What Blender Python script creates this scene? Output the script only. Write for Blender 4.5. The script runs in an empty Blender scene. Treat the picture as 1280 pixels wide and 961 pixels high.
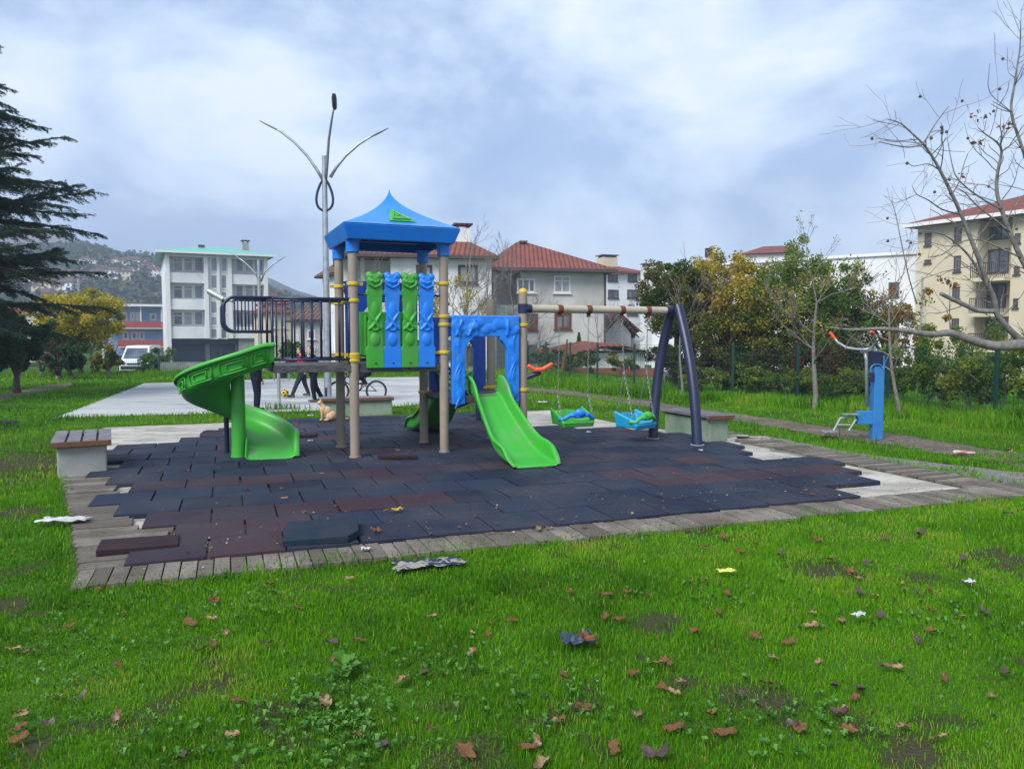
import bpy, math, random
import numpy as np
from mathutils import Vector, Matrix
random.seed(7); RS = np.random.RandomState(11)
C = bpy.context.scene.collection
R = math.radians
F = 966.0; HY = 419.0; CAMZ = 1.5
PITCH = math.atan((480.5 - HY) / F)
CPI, SPI = math.cos(PITCH), math.sin(PITCH)

# ---------------------------------------------------------------- camera survey
def ray(px, py):
    a = (px - 640) / F; b = (480.5 - py) / F
    return Vector((a, CPI + b * SPI, -SPI + b * CPI))
def G(px, py, z=0.0):
    d = ray(px, py); t = (z - CAMZ) / d.z
    return Vector((d.x * t, d.y * t, z))
def P(px, py, Y):
    d = ray(px, py); t = Y / d.y
    return Vector((d.x * t, Y, CAMZ + d.z * t))
class Frame:
    def __init__(s, o, deg):
        s.o = Vector((o[0], o[1], 0)); s.r = R(deg)
        s.u = Vector((math.cos(s.r), math.sin(s.r), 0)); s.v = Vector((-math.sin(s.r), math.cos(s.r), 0))
    def __call__(s, a, b, z=0.0):
        return s.o + s.u * a + s.v * b + Vector((0, 0, z))
    def inv(s, p):
        d = Vector((p[0], p[1], 0)) - s.o
        return d.dot(s.u), d.dot(s.v)
T = Frame(G(444, 577), 22.5)      # play tower frame, origin at its front left post
M = Frame(G(208, 710), 20.3)      # rubber mat frame, origin at its front corner

# ---------------------------------------------------------------- mesh helpers
class MB:
    def __init__(s): s.v = []; s.f = []; s.t = []
    def add(s, vs, fs, t=0.5):
        n = len(s.v); s.v += [tuple(p) for p in vs]
        s.f += [tuple(i + n for i in q) for q in fs]; s.t += [t] * len(fs); return s
    def para(s, o, e1, e2, e3, t=0.5):
        o, e1, e2, e3 = map(Vector, (o, e1, e2, e3))
        if e1.cross(e2).dot(e3) < 0: o = o + e1; e1 = -e1
        vs = [o, o+e1, o+e1+e2, o+e2, o+e3, o+e1+e3, o+e1+e2+e3, o+e2+e3]
        return s.add(vs, [(0,3,2,1),(4,5,6,7),(0,1,5,4),(1,2,6,5),(2,3,7,6),(3,0,4,7)], t)
    def box(s, c, sz, rz=0, t=0.5, m=None):
        m = m or Matrix.Rotation(rz, 3, 'Z'); c = Vector(c)
        e = [m @ Vector((sz[0],0,0)), m @ Vector((0,sz[1],0)), m @ Vector((0,0,sz[2]))]
        return s.para(c - (e[0]+e[1]+e[2])/2, *e, t)
    def tube(s, pts, rs, n=8, t=0.5, cap=True, flat=None):
        pts = [Vector(p) for p in pts]
        if not hasattr(rs, '__len__'): rs = [rs] * len(pts)
        d0 = (pts[1]-pts[0]).normalized()
        up = Vector((0,0,1)) if abs(d0.z) < .9 else Vector((1,0,0))
        nx = d0.cross(up).normalized(); vs = []; fs = []
        for i, p in enumerate(pts):
            if i == 0: d = d0
            elif i == len(pts)-1: d = (pts[i]-pts[i-1]).normalized()
            else: d = ((pts[i+1]-p).normalized() + (p-pts[i-1]).normalized())
            if d.length < 1e-6: d = d0
            d.normalize(); nx = (nx - d*nx.dot(d))
            if nx.length < 1e-6: nx = d.orthogonal()
            nx.normalize(); ny = d.cross(nx)
            fl = flat or 1
            for k in range(n):
                a = 2*math.pi*k/n
                vs.append(p + nx*math.cos(a)*rs[i] + ny*math.sin(a)*rs[i]*fl)
        for i in range(len(pts)-1):
            for k in range(n):
                a, b = i*n+k, i*n+(k+1) % n
                fs.append((a, b, b+n, a+n))
        if cap:
            fs.append(tuple(range(n-1, -1, -1))); fs.append(tuple(range((len(pts)-1)*n, len(pts)*n)))
        return s.add(vs, fs, t)
    def cyl(s, p, r, h, n=20, t=0.5, r2=None):
        p = Vector(p); return s.tube([p, p+Vector((0,0,h))], [r, r if r2 is None else r2], n, t)
    def ell(s, c, r, m=None, nu=14, nv=9, t=0.5):
        if not hasattr(r, '__len__'): r = (r, r, r)
        c = Vector(c); vs = []; fs = []; m = m or Matrix.Identity(3)
        for i in range(1, nv):
            th = math.pi*i/nv
            for k in range(nu):
                ph = 2*math.pi*k/nu
                vs.append(c + m @ Vector((r[0]*math.sin(th)*math.cos(ph), r[1]*math.sin(th)*math.sin(ph), r[2]*math.cos(th))))
        top = len(vs); vs.append(c + m @ Vector((0,0,r[2]))); vs.append(c - m @ Vector((0,0,r[2])))
        for i in range(nv-2):
            for k in range(nu):
                a, b = i*nu+k, i*nu+(k+1) % nu
                fs.append((a, a+nu, b+nu, b))
        for k in range(nu):
            fs.append((top, k, (k+1) % nu)); b = (nv-2)*nu
            fs.append((top+1, b+(k+1) % nu, b+k))
        return s.add(vs, fs, t)
    def caps(s, p0, p1, r0, r1=None, n=12):
        r1 = r0 if r1 is None else r1
        s.tube([p0, p1], [r0, r1], n); s.ell(p0, r0, nu=n); s.ell(p1, r1, nu=n); return s
    def prism(s, poly, z0, z1, t=0.5):
        n = len(poly); a = sum(poly[i][0]*poly[(i+1)%n][1]-poly[(i+1)%n][0]*poly[i][1] for i in range(n))
        if a < 0: poly = poly[::-1]
        vs = [(p[0], p[1], z0) for p in poly] + [(p[0], p[1], z1) for p in poly]
        fs = [tuple(range(n-1, -1, -1)), tuple(range(n, 2*n))] + [(i, (i+1)%n, (i+1)%n+n, i+n) for i in range(n)]
        return s.add(vs, fs, t)
    def grid(s, fn, nu, nv, t=0.5, closeu=False):
        vs = [fn(i/nu, j/nv) for j in range(nv+1) for i in range(nu+1)]; fs = []
        for j in range(nv):
            for i in range(nu):
                a = j*(nu+1)+i; fs.append((a, a+1, a+nu+2, a+nu+1))
        return s.add(vs, fs, t)
    def build(s, name, mat, parent=None, smooth=False, bevel=0, remesh=0, solid=0, loc=None, sub=0, weld=False):
        me = bpy.data.meshes.new(name)
        off = Vector((0,0,0))
        q = parent
        while q is not None:
            off += Vector(q.location); q = q.parent
        if loc is not None: off = Vector(loc)
        va = np.array(s.v, dtype=np.float64) - np.array(off)
        me.from_pydata(va.tolist(), [], s.f)
        a = me.attributes.new('tint', 'FLOAT', 'FACE'); a.data.foreach_set('value', s.t)
        o = bpy.data.objects.new(name, me); C.objects.link(o)
        if parent: o.parent = parent
        elif loc is not None: o.location = loc
        me.materials.append(mat)
        if smooth: me.shade_smooth()
        if smooth == 'auto':
            me.set_sharp_from_angle(angle=R(35))
        if weld: o.modifiers.new('w', 'WELD').merge_threshold = .0005
        if solid:
            m = o.modifiers.new('s', 'SOLIDIFY'); m.thickness = solid; m.offset = 0
        if bevel:
            m = o.modifiers.new('b', 'BEVEL'); m.width = bevel; m.segments = 2; m.limit_method = 'ANGLE'; m.angle_limit = R(40)
            m.harden_normals = False
        if remesh:
            m = o.modifiers.new('r', 'REMESH'); m.mode = 'VOXEL'; m.voxel_size = remesh; m.use_smooth_shade = True
            m = o.modifiers.new('sm', 'SMOOTH'); m.iterations = 3; m.factor = .5
        if sub:
            m = o.modifiers.new('ss', 'SUBSURF'); m.levels = sub; m.render_levels = sub
        return o

def npmesh(name, V, Fq, nper, tint, mat, parent=None, smooth=False):
    """V (n,3); Fq list of arrays of face indices with equal or different corner counts."""
    off = Vector((0,0,0)); q = parent
    while q is not None: off += Vector(q.location); q = q.parent
    V = V - np.array(off)
    me = bpy.data.meshes.new(name)
    me.vertices.add(len(V)); me.vertices.foreach_set('co', V.astype(np.float32).ravel())
    li = np.concatenate([f.ravel() for f in Fq]); cnt = np.concatenate([np.full(len(f), f.shape[1]) for f in Fq])
    me.loops.add(len(li)); me.loops.foreach_set('vertex_index', li.astype(np.int32))
    st = np.concatenate([[0], np.cumsum(cnt)[:-1]])
    me.polygons.add(len(cnt)); me.polygons.foreach_set('loop_start', st.astype(np.int32))
    me.update(calc_edges=True)
    a = me.attributes.new('tint', 'FLOAT', 'FACE'); a.data.foreach_set('value', tint.astype(np.float32))
    o = bpy.data.objects.new(name, me); C.objects.link(o); me.materials.append(mat)
    if parent: o.parent = parent
    if smooth: me.shade_smooth()
    return o

def thing(name, label, cat, loc=(0,0,0), group=None):
    o = bpy.data.objects.new(name, None); C.objects.link(o); o.location = loc
    o.empty_display_size = .2
    return tag(o, label, cat, group)
def tag(o, label, cat, group=None, kind=None):
    if label: o['label'] = label
    if cat: o['category'] = cat
    if group: o['group'] = group
    if kind: o['kind'] = kind
    return o
def struct(o, label=None):
    o['kind'] = 'structure'
    if label: o['label'] = label
    return o
def copy_tree(o, parent=None):
    c = o.copy(); C.objects.link(c); c.parent = parent
    for ch in [x for x in bpy.data.objects if x.parent == o]: copy_tree(ch, c)
    return c

# ---------------------------------------------------------------- materials
def mat(name, col, rough=.6, metal=0, col2=None, ns=6, nd=4, lo=.35, hi=.65, bump=0, bs=40, tint=None, coat=0,
        stretch=None, spec=.5, col3=None, ns3=30, lo3=.55, hi3=.7, trans=0, dist=.01):
    m = bpy.data.materials.new(name); m.use_nodes = True; nt = m.node_tree; N = nt.nodes; L = nt.links
    b = N['Principled BSDF']; out = N['Material Output']
    b.inputs['Roughness'].default_value = rough; b.inputs['Metallic'].default_value = metal
    b.inputs['Coat Weight'].default_value = coat; b.inputs['Specular IOR Level'].default_value = spec if rough < .68 else min(spec, .15)
    tc = N.new('ShaderNodeTexCoord'); vec = tc.outputs['Object']
    if stretch:
        mp = N.new('ShaderNodeMapping'); mp.inputs['Scale'].default_value = stretch
        L.new(vec, mp.inputs['Vector']); vec = mp.outputs['Vector']
    def noise(scale, det):
        n = N.new('ShaderNodeTexNoise'); n.inputs['Scale'].default_value = scale; n.inputs['Detail'].default_value = det
        n.inputs['Roughness'].default_value = .6
        L.new(vec, n.inputs['Vector']); return n.outputs['Fac']
    def rampmap(sock, lo, hi):
        r = N.new('ShaderNodeMapRange'); r.inputs[1].default_value = lo; r.inputs[2].default_value = hi
        L.new(sock, r.inputs[0]); return r.outputs[0]
    cur = None
    if tint:
        at = N.new('ShaderNodeAttribute'); at.attribute_name = 'tint'
        cr = N.new('ShaderNodeValToRGB'); L.new(at.outputs['Fac'], cr.inputs[0])
        el = cr.color_ramp.elements
        cols = tint
        for i, c_ in enumerate(cols):
            p = i/(len(cols)-1)
            if i < 2 and len(cols) >= 2:
                e = el[0] if i == 0 else el[1]; e.position = p
            else: e = el.new(p)
            e.color = (*c_, 1)
        cur = cr.outputs['Color']
    def mixc(a, bcol, fac, mode='MIX'):
        x = N.new('ShaderNodeMix'); x.data_type = 'RGBA'; x.blend_type = mode
        if a is None: x.inputs['A'].default_value = (*col, 1)
        else: L.new(a, x.inputs['A'])
        x.inputs['B'].default_value = (*bcol, 1); L.new(fac, x.inputs['Factor']); return x.outputs['Result']
    if col2: cur = mixc(cur, col2, rampmap(noise(ns, nd), lo, hi))
    if col3: cur = mixc(cur, col3, rampmap(noise(ns3, 5), lo3, hi3))
    if cur is None: b.inputs['Base Color'].default_value = (*col, 1)
    else: L.new(cur, b.inputs['Base Color'])
    if bump:
        bp = N.new('ShaderNodeBump'); bp.inputs['Strength'].default_value = bump; bp.inputs['Distance'].default_value = dist
        L.new(noise(bs, 5), bp.inputs['Height']); L.new(bp.outputs[0], b.inputs['Normal'])
    if trans:
        tr = N.new('ShaderNodeBsdfTranslucent')
        if cur is None: tr.inputs[0].default_value = (*col, 1)
        else: L.new(cur, tr.inputs[0])
        mx = N.new('ShaderNodeMixShader'); mx.inputs[0].default_value = trans
        L.new(b.outputs[0], mx.inputs[1]); L.new(tr.outputs[0], mx.inputs[2]); L.new(mx.outputs[0], out.inputs[0])
    return m

MT = dict(
 green=mat('green plastic', (.035,.33,.022), .42, col2=(.045,.37,.04), ns=2, nd=8, col3=(.12,.26,.09), ns3=4, lo3=.52, hi3=.74, bump=.12, bs=60),
 green2=mat('mid green plastic', (.03,.27,.015), .5, col2=(.045,.33,.03), ns=5, col3=(.09,.20,.06), ns3=6, lo3=.52, hi3=.8, bump=.1, bs=90),
 blue=mat('bright blue plastic', (.006,.17,.70), .38, col2=(.01,.20,.72), ns=4, col3=(.03,.15,.42), ns3=6, lo3=.52, hi3=.82, bump=.08, bs=90),
 roofblue=mat('roof blue plastic', (.015,.19,.62), .28, col2=(.02,.23,.66), ns=3, col3=(.05,.2,.45), ns3=2.4, lo3=.5, hi3=.8, bump=.06, bs=60),
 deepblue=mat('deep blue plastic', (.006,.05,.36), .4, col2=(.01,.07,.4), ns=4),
 teal=mat('teal plastic', (.008,.26,.50), .4, col2=(.02,.3,.5), ns=5),
 beige=mat('beige painted steel', (.30,.245,.19), .45, col2=(.25,.205,.16), ns=4, col3=(.18,.10,.06), ns3=22, lo3=.68, hi3=.78, bump=.04, bs=80),
 beige2=mat('pale painted beam', (.42,.365,.29), .45, col2=(.36,.31,.25), ns=5, col3=(.3,.13,.07), ns3=14, lo3=.64, hi3=.72),
 rust=mat('rusty steel', (.19,.065,.03), .85, col2=(.10,.04,.02), ns=40),
 yellow=mat('yellow plastic', (.60,.43,.012), .45, col2=(.5,.36,.02), ns=9),
 navy=mat('navy painted steel', (.007,.012,.045), .4, col2=(.011,.018,.055), ns=6, col3=(.06,.055,.06), ns3=30, lo3=.7, hi3=.8),
 darkdeck=mat('dark deck metal', (.035,.035,.042), .6, col2=(.10,.09,.085), ns=7, stretch=(1,1,3)),
 steel=mat('galvanised steel', (.42,.45,.48), .42, .55, col2=(.3,.33,.36), ns=10),
 chain=mat('chain steel', (.25,.25,.26), .45, .8),
 black=mat('black plastic', (.012,.012,.014), .5),
 concrete=mat('concrete', (.36,.36,.34), .85, col2=(.26,.265,.25), ns=3, col3=(.16,.17,.15), ns3=9, lo3=.58, hi3=.75, bump=.25, bs=60),
 greencon=mat('green painted concrete', (.17,.26,.17), .85, col2=(.26,.30,.24), ns=4, col3=(.1,.15,.1), ns3=9, lo3=.58, hi3=.75, bump=.2, bs=60),
 benchwood=mat('weathered bench slats', (.20,.195,.21), .75, col2=(.13,.12,.13), ns=5, stretch=(1,1,1), bump=.2, bs=50),
 brownwood=mat('brown wood edge', (.17,.075,.04), .8, col2=(.11,.06,.04), ns=14),
 timber=mat('grey timber', (.2,.185,.165), .88, tint=[(.10,.088,.075),(.17,.15,.125),(.24,.215,.18)], col2=(.10,.088,.07), ns=2.2, nd=8, lo=.42, hi=.66, col3=(.055,.045,.035), ns3=26, lo3=.56, hi3=.72, bump=.4, bs=70),
 slab=mat('pale bare slab', (.46,.44,.39), .9, col2=(.29,.27,.235), ns=1.2, nd=10, lo=.4, hi=.60, col3=(.15,.14,.115), ns3=5, lo3=.56, hi3=.72, bump=.3, bs=30, stretch=(1,2,1)),
 court=mat('court concrete', (.43,.44,.43), .85, col2=(.30,.31,.32), ns=.45, nd=10, lo=.44, hi=.62, col3=(.20,.21,.21), ns3=1.6, lo3=.56, hi3=.68, stretch=(.5,1.6,1), bump=.15, bs=20),
 rubber=mat('rubber tiles', (.03,.035,.055), .72, tint=[(.010,.015,.031),(.013,.021,.042),(.017,.027,.050),(.024,.020,.035),(.037,.020,.029),(.048,.024,.030)], col2=(.050,.050,.062), ns=1.1, nd=11, lo=.42, hi=.80, col3=(.075,.072,.08), ns3=90, lo3=.60, hi3=.72, spec=.35, bump=.6, bs=140, dist=.004),
 rub_edge=mat('loose rubber tile', (.010,.025,.044), .75, col2=(.025,.03,.042), ns=9, bump=.6, bs=140, dist=.004),
 rub_brown=mat('brown rubber tile', (.038,.019,.024), .75, col2=(.024,.015,.02), ns=9, bump=.6, bs=140, dist=.004),
 dirt=mat('trodden dirt', (.115,.09,.07), .95, col2=(.19,.16,.13), ns=1.3, nd=9, col3=(.06,.055,.035), ns3=9, lo3=.48, hi3=.66, bump=.6, bs=30, dist=.02),
 gravel=mat('grey gravel', (.21,.20,.18), .95, col2=(.13,.125,.11), ns=9, nd=8, col3=(.30,.29,.27), ns3=70, lo3=.55, hi3=.66, bump=.8, bs=120, dist=.01),
 asphalt=mat('asphalt', (.07,.07,.075), .9, col2=(.1,.1,.1), ns=5),
 white=mat('white render', (.76,.76,.77), .8, col2=(.60,.61,.63), ns=.5, nd=6, col3=(.45,.45,.45), ns3=1.6, lo3=.62, hi3=.8),
 cream=mat('cream render', (.60,.53,.38), .85, col2=(.52,.46,.34), ns=.5, nd=6),
 greywall=mat('grey render', (.56,.54,.52), .88, col2=(.42,.40,.38), ns=.6, nd=7, col3=(.5,.49,.48), ns3=1.2, lo3=.55, hi3=.75),
 housewhite=mat('weathered white render', (.78,.78,.78), .85, col2=(.62,.62,.62), ns=.6, nd=7, col3=(.32,.31,.3), ns3=1.5, lo3=.6, hi3=.78),
 bluewall=mat('blue render', (.34,.48,.74), .8, col2=(.28,.42,.68), ns=.6),
 redband=mat('red balcony', (.36,.08,.07), .8),
 turq=mat('turquoise roof', (.13,.42,.34), .6, col2=(.17,.47,.39), ns=2),
 glass=mat('window glass', (.055,.07,.085), .12, spec=.8, col2=(.14,.17,.2), ns=1.5),
 curtain=mat('curtained window', (.38,.40,.43), .35, col2=(.25,.27,.3), ns=4),
 greypanel=mat('grey glass panel', (.22,.25,.30), .3),
 framew=mat('white window frame', (.7,.7,.7), .5),
 frameb=mat('dark window frame', (.07,.05,.045), .6),
 navydoor=mat('navy garage door', (.014,.022,.06), .5),
 brick=mat('old brick', (.25,.09,.06), .9, col2=(.17,.08,.06), ns=8),
 bark=mat('grey bark', (.23,.215,.20), .9, col2=(.13,.12,.11), ns=14, bump=.5, bs=50),
 barkd=mat('dark bark', (.07,.055,.045), .9, col2=(.11,.09,.075), ns=14, bump=.5, bs=50),
 skin=mat('skin', (.50,.30,.21), .55),
 hair=mat('dark hair', (.018,.012,.009), .6),
 clothn=mat('dark navy cloth', (.010,.012,.026), .9),
 clothr=mat('red cloth', (.42,.02,.035), .85),
 clothg=mat('charcoal cloth', (.028,.032,.045), .9),
 shoe=mat('grey shoe', (.12,.11,.11), .7),
 cat=mat('ginger fur', (.50,.30,.16), .9, col2=(.60,.42,.27), ns=9, bump=.4, bs=90),
 orange=mat('orange red plastic', (.72,.075,.02), .4),
 gym=mat('gym blue paint', (.02,.16,.46), .42, col2=(.03,.19,.48), ns=6, col3=(.1,.16,.25), ns3=20, lo3=.66, hi3=.75),
)
def rooftile(name, c1, c2):
    m = mat(name, c1, .8, col2=c2, ns=1.3, nd=8); nt = m.node_tree; N = nt.nodes; L = nt.links
    tc = N.new('ShaderNodeTexCoord'); sx = N.new('ShaderNodeSeparateXYZ'); L.new(tc.outputs['Object'], sx.inputs[0])
    def wave(out, k):
        a = N.new('ShaderNodeMath'); a.operation = 'MULTIPLY'; a.inputs[1].default_value = k; L.new(out, a.inputs[0])
        b = N.new('ShaderNodeMath'); b.operation = 'SINE'; L.new(a.outputs[0], b.inputs[0]); return b.outputs[0]
    ad = N.new('ShaderNodeMath'); ad.operation = 'ADD'; L.new(wave(sx.outputs[0], 24), ad.inputs[0]); L.new(wave(sx.outputs[2], 38), ad.inputs[1])
    bp = N.new('ShaderNodeBump'); bp.inputs['Strength'].default_value = .9; bp.inputs['Distance'].default_value = .05
    L.new(ad.outputs[0], bp.inputs['Height']); L.new(bp.outputs[0], N['Principled BSDF'].inputs['Normal'])
    return m
MT['tile'] = rooftile('red roof tiles', (.27,.085,.06), (.17,.065,.05))
MT['tileb'] = rooftile('brown roof tiles', (.17,.10,.075), (.12,.08,.06))
def leafmat(name, cols, trans=.4, rough=.6):
    return mat(name, cols[0], rough, tint=cols, trans=trans, spec=.12)
LF = dict(
 green=leafmat('green leaves', [(.045,.10,.018),(.075,.15,.02),(.13,.21,.03),(.24,.25,.04)]),
 mixed=leafmat('autumn mixed leaves', [(.03,.07,.012),(.07,.11,.02),(.22,.19,.03),(.36,.26,.03),(.18,.07,.02)]),
 yellow=leafmat('yellow leaves', [(.12,.15,.02),(.32,.29,.03),(.48,.40,.035),(.55,.44,.05)]),
 gold=leafmat('golden leaves', [(.13,.17,.03),(.36,.31,.04),(.50,.38,.05),(.34,.20,.04)]),
 red=leafmat('red brown leaves', [(.15,.03,.02),(.10,.05,.025),(.05,.06,.015),(.05,.09,.018),(.14,.12,.03)]),
 dark=leafmat('dark evergreen', [(.018,.05,.018),(.03,.08,.024),(.05,.11,.035)], .3),
 cedar=leafmat('cedar needles', [(.016,.045,.032),(.03,.072,.046),(.05,.10,.062),(.07,.13,.08)], .2),
 hill=leafmat('hill foliage', [(.03,.065,.03),(.05,.09,.035),(.08,.10,.035),(.14,.11,.035)], .15),
 brown=leafmat('withered leaves', [(.12,.05,.025),(.22,.10,.04),(.3,.17,.06)]),
 ivy=leafmat('ivy leaves', [(.035,.08,.015),(.07,.12,.02),(.13,.14,.03),(.16,.09,.03)]),
)
# ---------------------------------------------------------------- numpy noise and polygon test
_LAT = RS.rand(256, 256)
def vnoise(x, y, s, o=0):
    x = np.asarray(x)*s + 17.3 + o*31.7; y = np.asarray(y)*s + 5.1 + o*13.3
    xi = np.floor(x).astype(int); yi = np.floor(y).astype(int); fx = x-xi; fy = y-yi
    fx = fx*fx*(3-2*fx); fy = fy*fy*(3-2*fy)
    a = _LAT[xi % 256, yi % 256]; b = _LAT[(xi+1) % 256, yi % 256]; c = _LAT[xi % 256, (yi+1) % 256]; d = _LAT[(xi+1) % 256, (yi+1) % 256]
    return a*(1-fx)*(1-fy)+b*fx*(1-fy)+c*(1-fx)*fy+d*fx*fy
def pip(x, y, poly):
    r = np.zeros(len(x), bool); n = len(poly)
    for i in range(n):
        x0, y0 = poly[i][0], poly[i][1]; x1, y1 = poly[(i+1) % n][0], poly[(i+1) % n][1]
        c = ((y0 > y) != (y1 > y)) & (x < (x1-x0)*(y-y0)/((y1-y0) or 1e-9)+x0)
        r ^= c
    return r
def sstep(a, b, x):
    t = np.clip((np.asarray(x)-a)/(b-a), 0, 1); return t*t*(3-2*t)
def terr(x, y):
    x = np.asarray(x, float); y = np.asarray(y, float)
    z = -1.1*sstep(31, 38, y) - .35*sstep(19, 27, y)*sstep(2, 8, x)
    return z
# ---------------------------------------------------------------- polygons on the ground
def mp(l): return [M(a, b) for a, b in l]
SLAB = mp([(-.45,0),(7.1,-.02),(7.05,4.5),(6.6,6.2),(6.5,8.75),(-1.5,8.6),(-1.22,3.7)])
BORDER = mp([(-.52,-.34),(7.75,-.42),(7.6,5.2),(6.9,6.3),(6.6,8.85),(-1.6,8.7),(-1.30,3.7)])
MAT = mp([(-.05,-.02),(5.9,-.02),(5.9,.5),(6.45,.5),(6.45,1.0),(7.0,1.0),(7.0,1.5),(6.6,2.0),(6.35,2.5),(6.3,3.0),(6.65,3.2),(6.6,5.0),(5.4,5.5),(5.0,6.2),(4.6,8.5),(1.0,8.5),(.6,7.4),(.1,6.9),(-.5,6.2),(-1.0,5.6),(-1.12,4.8),(-.8,3.6),(-.55,2.0),(-.45,1.5),(-.05,.9)])
COURT = [G(68,523), G(180,479.5), G(350,474), G(524,471.5), G(552,505), G(400,514)]
PATH_R = [G(x,y) for x, y in [(655,484),(720,490),(800,500),(850,508),(930,519),(1040,534),(1120,543),(1200,556),(1300,571),(1400,585),(1400,612),(1290,590),(1245,578),(1200,572),(1110,556),(1030,545),(930,528),(850,515),(800,507),(715,495),(655,489)]]
PATH_L = [G(x,y) for x, y in [(-60,505),(0,494),(45,484),(92,478),(88,484),(50,490),(0,502),(-60,516)]]
GRAVEL = [G(x,y) for x, y in [(905,542),(960,545),(1010,556),(1060,566),(1130,575),(1200,582),(1330,598),(1400,604),(1400,620),(1285,612),(1200,603),(1130,592),(1060,582),(1000,572),(930,556)]]
DIRTS = [[G(x,y) for x, y in p] for p in [
   [(-20,756),(20,744),(45,750),(38,762),(-20,778)],
   [(985,712),(1030,700),(1078,712),(1060,722),(1010,720)],
   [(930,880),(960,868),(1000,872),(985,888),(945,892)],
   [(820,850),(862,842),(872,856),(838,866)],
   [(1215,694),(1290,690),(1290,704),(1240,704)],
   [(30,920),(62,918),(60,936),(28,940)],
   [(790,770),(845,765),(850,785),(810,792)],
   [(0,632),(30,636),(24,650),(-10,650)],
   [(0,560),(40,566),(30,600),(0,610)], [(1120,940),(1170,925),(1175,950),(1130,961)]]]
def sheet(poly, z, name, m):
    mb = MB(); mb.add([(p[0], p[1], z) for p in poly], [tuple(range(len(poly)))]); 
    o = mb.build(name, m)
    return struct(o)
def jag(poly, step=.15, amp=.05, closed=True):
    out = []; n = len(poly)
    for i in range(n):
        a, b = poly[i], poly[(i+1) % n]; L = (b-a).length; k = max(1, int(L/step))
        for j in range(k):
            p = a.lerp(b, j/k); out.append(Vector((p.x+random.uniform(-amp,amp), p.y+random.uniform(-amp,amp), 0)))
    return out
DC = [((sum(p.x for p in d)/len(d)), (sum(p.y for p in d)/len(d)), max(.10, .42*max((a-b).length for a in d for b in d))) for d in DIRTS]
def dens(x, y):
    dn = vnoise(x, y, 1.6, 1)*.4+vnoise(x, y, 7, 2)*.6
    k = np.clip((dn-.17)*6, .30, 1)*np.clip(.6+1.2*vnoise(x, y, 16, 10), 0, 1); w = .35+1.1*vnoise(x, y, 8, 5)+.5*vnoise(x, y, 22, 6)
    for cx, cy, r in DC: k = k*(1-.9*np.exp(-(((x-cx)**2+((y-cy)*1.1)**2)/(r*w)**2)**1.5))
    return k
# ground sheet
def ground_mat():
    m = bpy.data.materials.new('lawn soil'); m.use_nodes = True; N = m.node_tree.nodes; L = m.node_tree.links
    b = N['Principled BSDF']; b.inputs['Roughness'].default_value = 1; b.inputs['Specular IOR Level'].default_value = .05
    tc = N.new('ShaderNodeTexCoord')
    def nz(s, d=6):
        n = N.new('ShaderNodeTexNoise'); n.inputs['Scale'].default_value = s; n.inputs['Detail'].default_value = d; L.new(tc.outputs['Object'], n.inputs['Vector']); return n.outputs['Fac']
    def ramp(s, pts):
        r = N.new('ShaderNodeValToRGB'); L.new(s, r.inputs[0]); e = r.color_ramp.elements
        e[0].position = pts[0][0]; e[0].color = (*pts[0][1],1); e[1].position = pts[1][0]; e[1].color = (*pts[1][1],1)
        for p, c in pts[2:]: q = e.new(p); q.color = (*c,1)
        return r.outputs[0]
    at = N.new('ShaderNodeAttribute'); at.attribute_name = 'cover'
    md = N.new('ShaderNodeMath'); md.operation = 'MULTIPLY_ADD'; md.inputs[1].default_value = .9; L.new(nz(40), md.inputs[0]); 
    sb = N.new('ShaderNodeMath'); sb.operation = 'SUBTRACT'; sb.inputs[1].default_value = .45; L.new(at.outputs['Fac'], sb.inputs[0]); L.new(sb.outputs[0], md.inputs[2])
    a = ramp(md.outputs[0], [(.10,(.055,.043,.032)),(.30,(.042,.045,.02)),(.55,(.035,.085,.010)),(.95,(.05,.14,.010))])
    s = ramp(nz(60), [(.35,(.045,.05,.018)),(.7,(.09,.14,.03))])
    x = N.new('ShaderNodeMix'); x.data_type = 'RGBA'; x.inputs['Factor'].default_value = .25; L.new(a, x.inputs['A']); L.new(s, x.inputs['B'])
    L.new(x.outputs['Result'], b.inputs['Base Color'])
    bp = N.new('ShaderNodeBump'); bp.inputs['Strength'].default_value = .7; bp.inputs['Distance'].default_value = .03
    L.new(nz(45), bp.inputs['Height']); L.new(bp.outputs[0], b.inputs['Normal'])
    return m
ys = np.concatenate([np.linspace(-12,1.4,10), np.arange(1.5,8.5,.05), np.linspace(8.6,31,40), np.linspace(32,44,13), np.linspace(50,160,12), np.linspace(200,1000,9)])
xs = np.concatenate([np.linspace(-700,-70,8), np.linspace(-60,-7.5,26), np.arange(-7,7.01,.05), np.linspace(7.5,60,26), np.linspace(70,700,8)])
mb = MB(); X, Y = np.meshgrid(xs, ys); Z = terr(X, Y); nx = len(xs)
mb.add(list(zip(X.ravel(), Y.ravel(), Z.ravel())), [(j*nx+i, j*nx+i+1, (j+1)*nx+i+1, (j+1)*nx+i) for j in range(len(ys)-1) for i in range(nx-1)])
g = struct(mb.build('ground', ground_mat(), smooth=True))
cv = g.data.attributes.new('cover', 'FLOAT', 'POINT'); cv.data.foreach_set('value', np.where(Y.ravel() < 40, dens(X.ravel(), Y.ravel()), .8).astype(np.float32))
sheet(COURT, .012, 'court_pavement', MT['court'])
sheet(SLAB, .008, 'concrete_slab', MT['slab'])
sheet(jag(PATH_R, .25, .06), .006, 'dirt_path', MT['dirt'])
sheet(jag(PATH_L, .3, .06), .006, 'dirt_path', MT['dirt'])
sheet(jag(GRAVEL, .2, .07), .010, 'gravel_strip', MT['gravel'])
road = MB(); road.para((-60,46,-1.09),(130,0,0),(0,9,0),(0,0,.02)); struct(road.build('road', MT['asphalt']))

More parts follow.
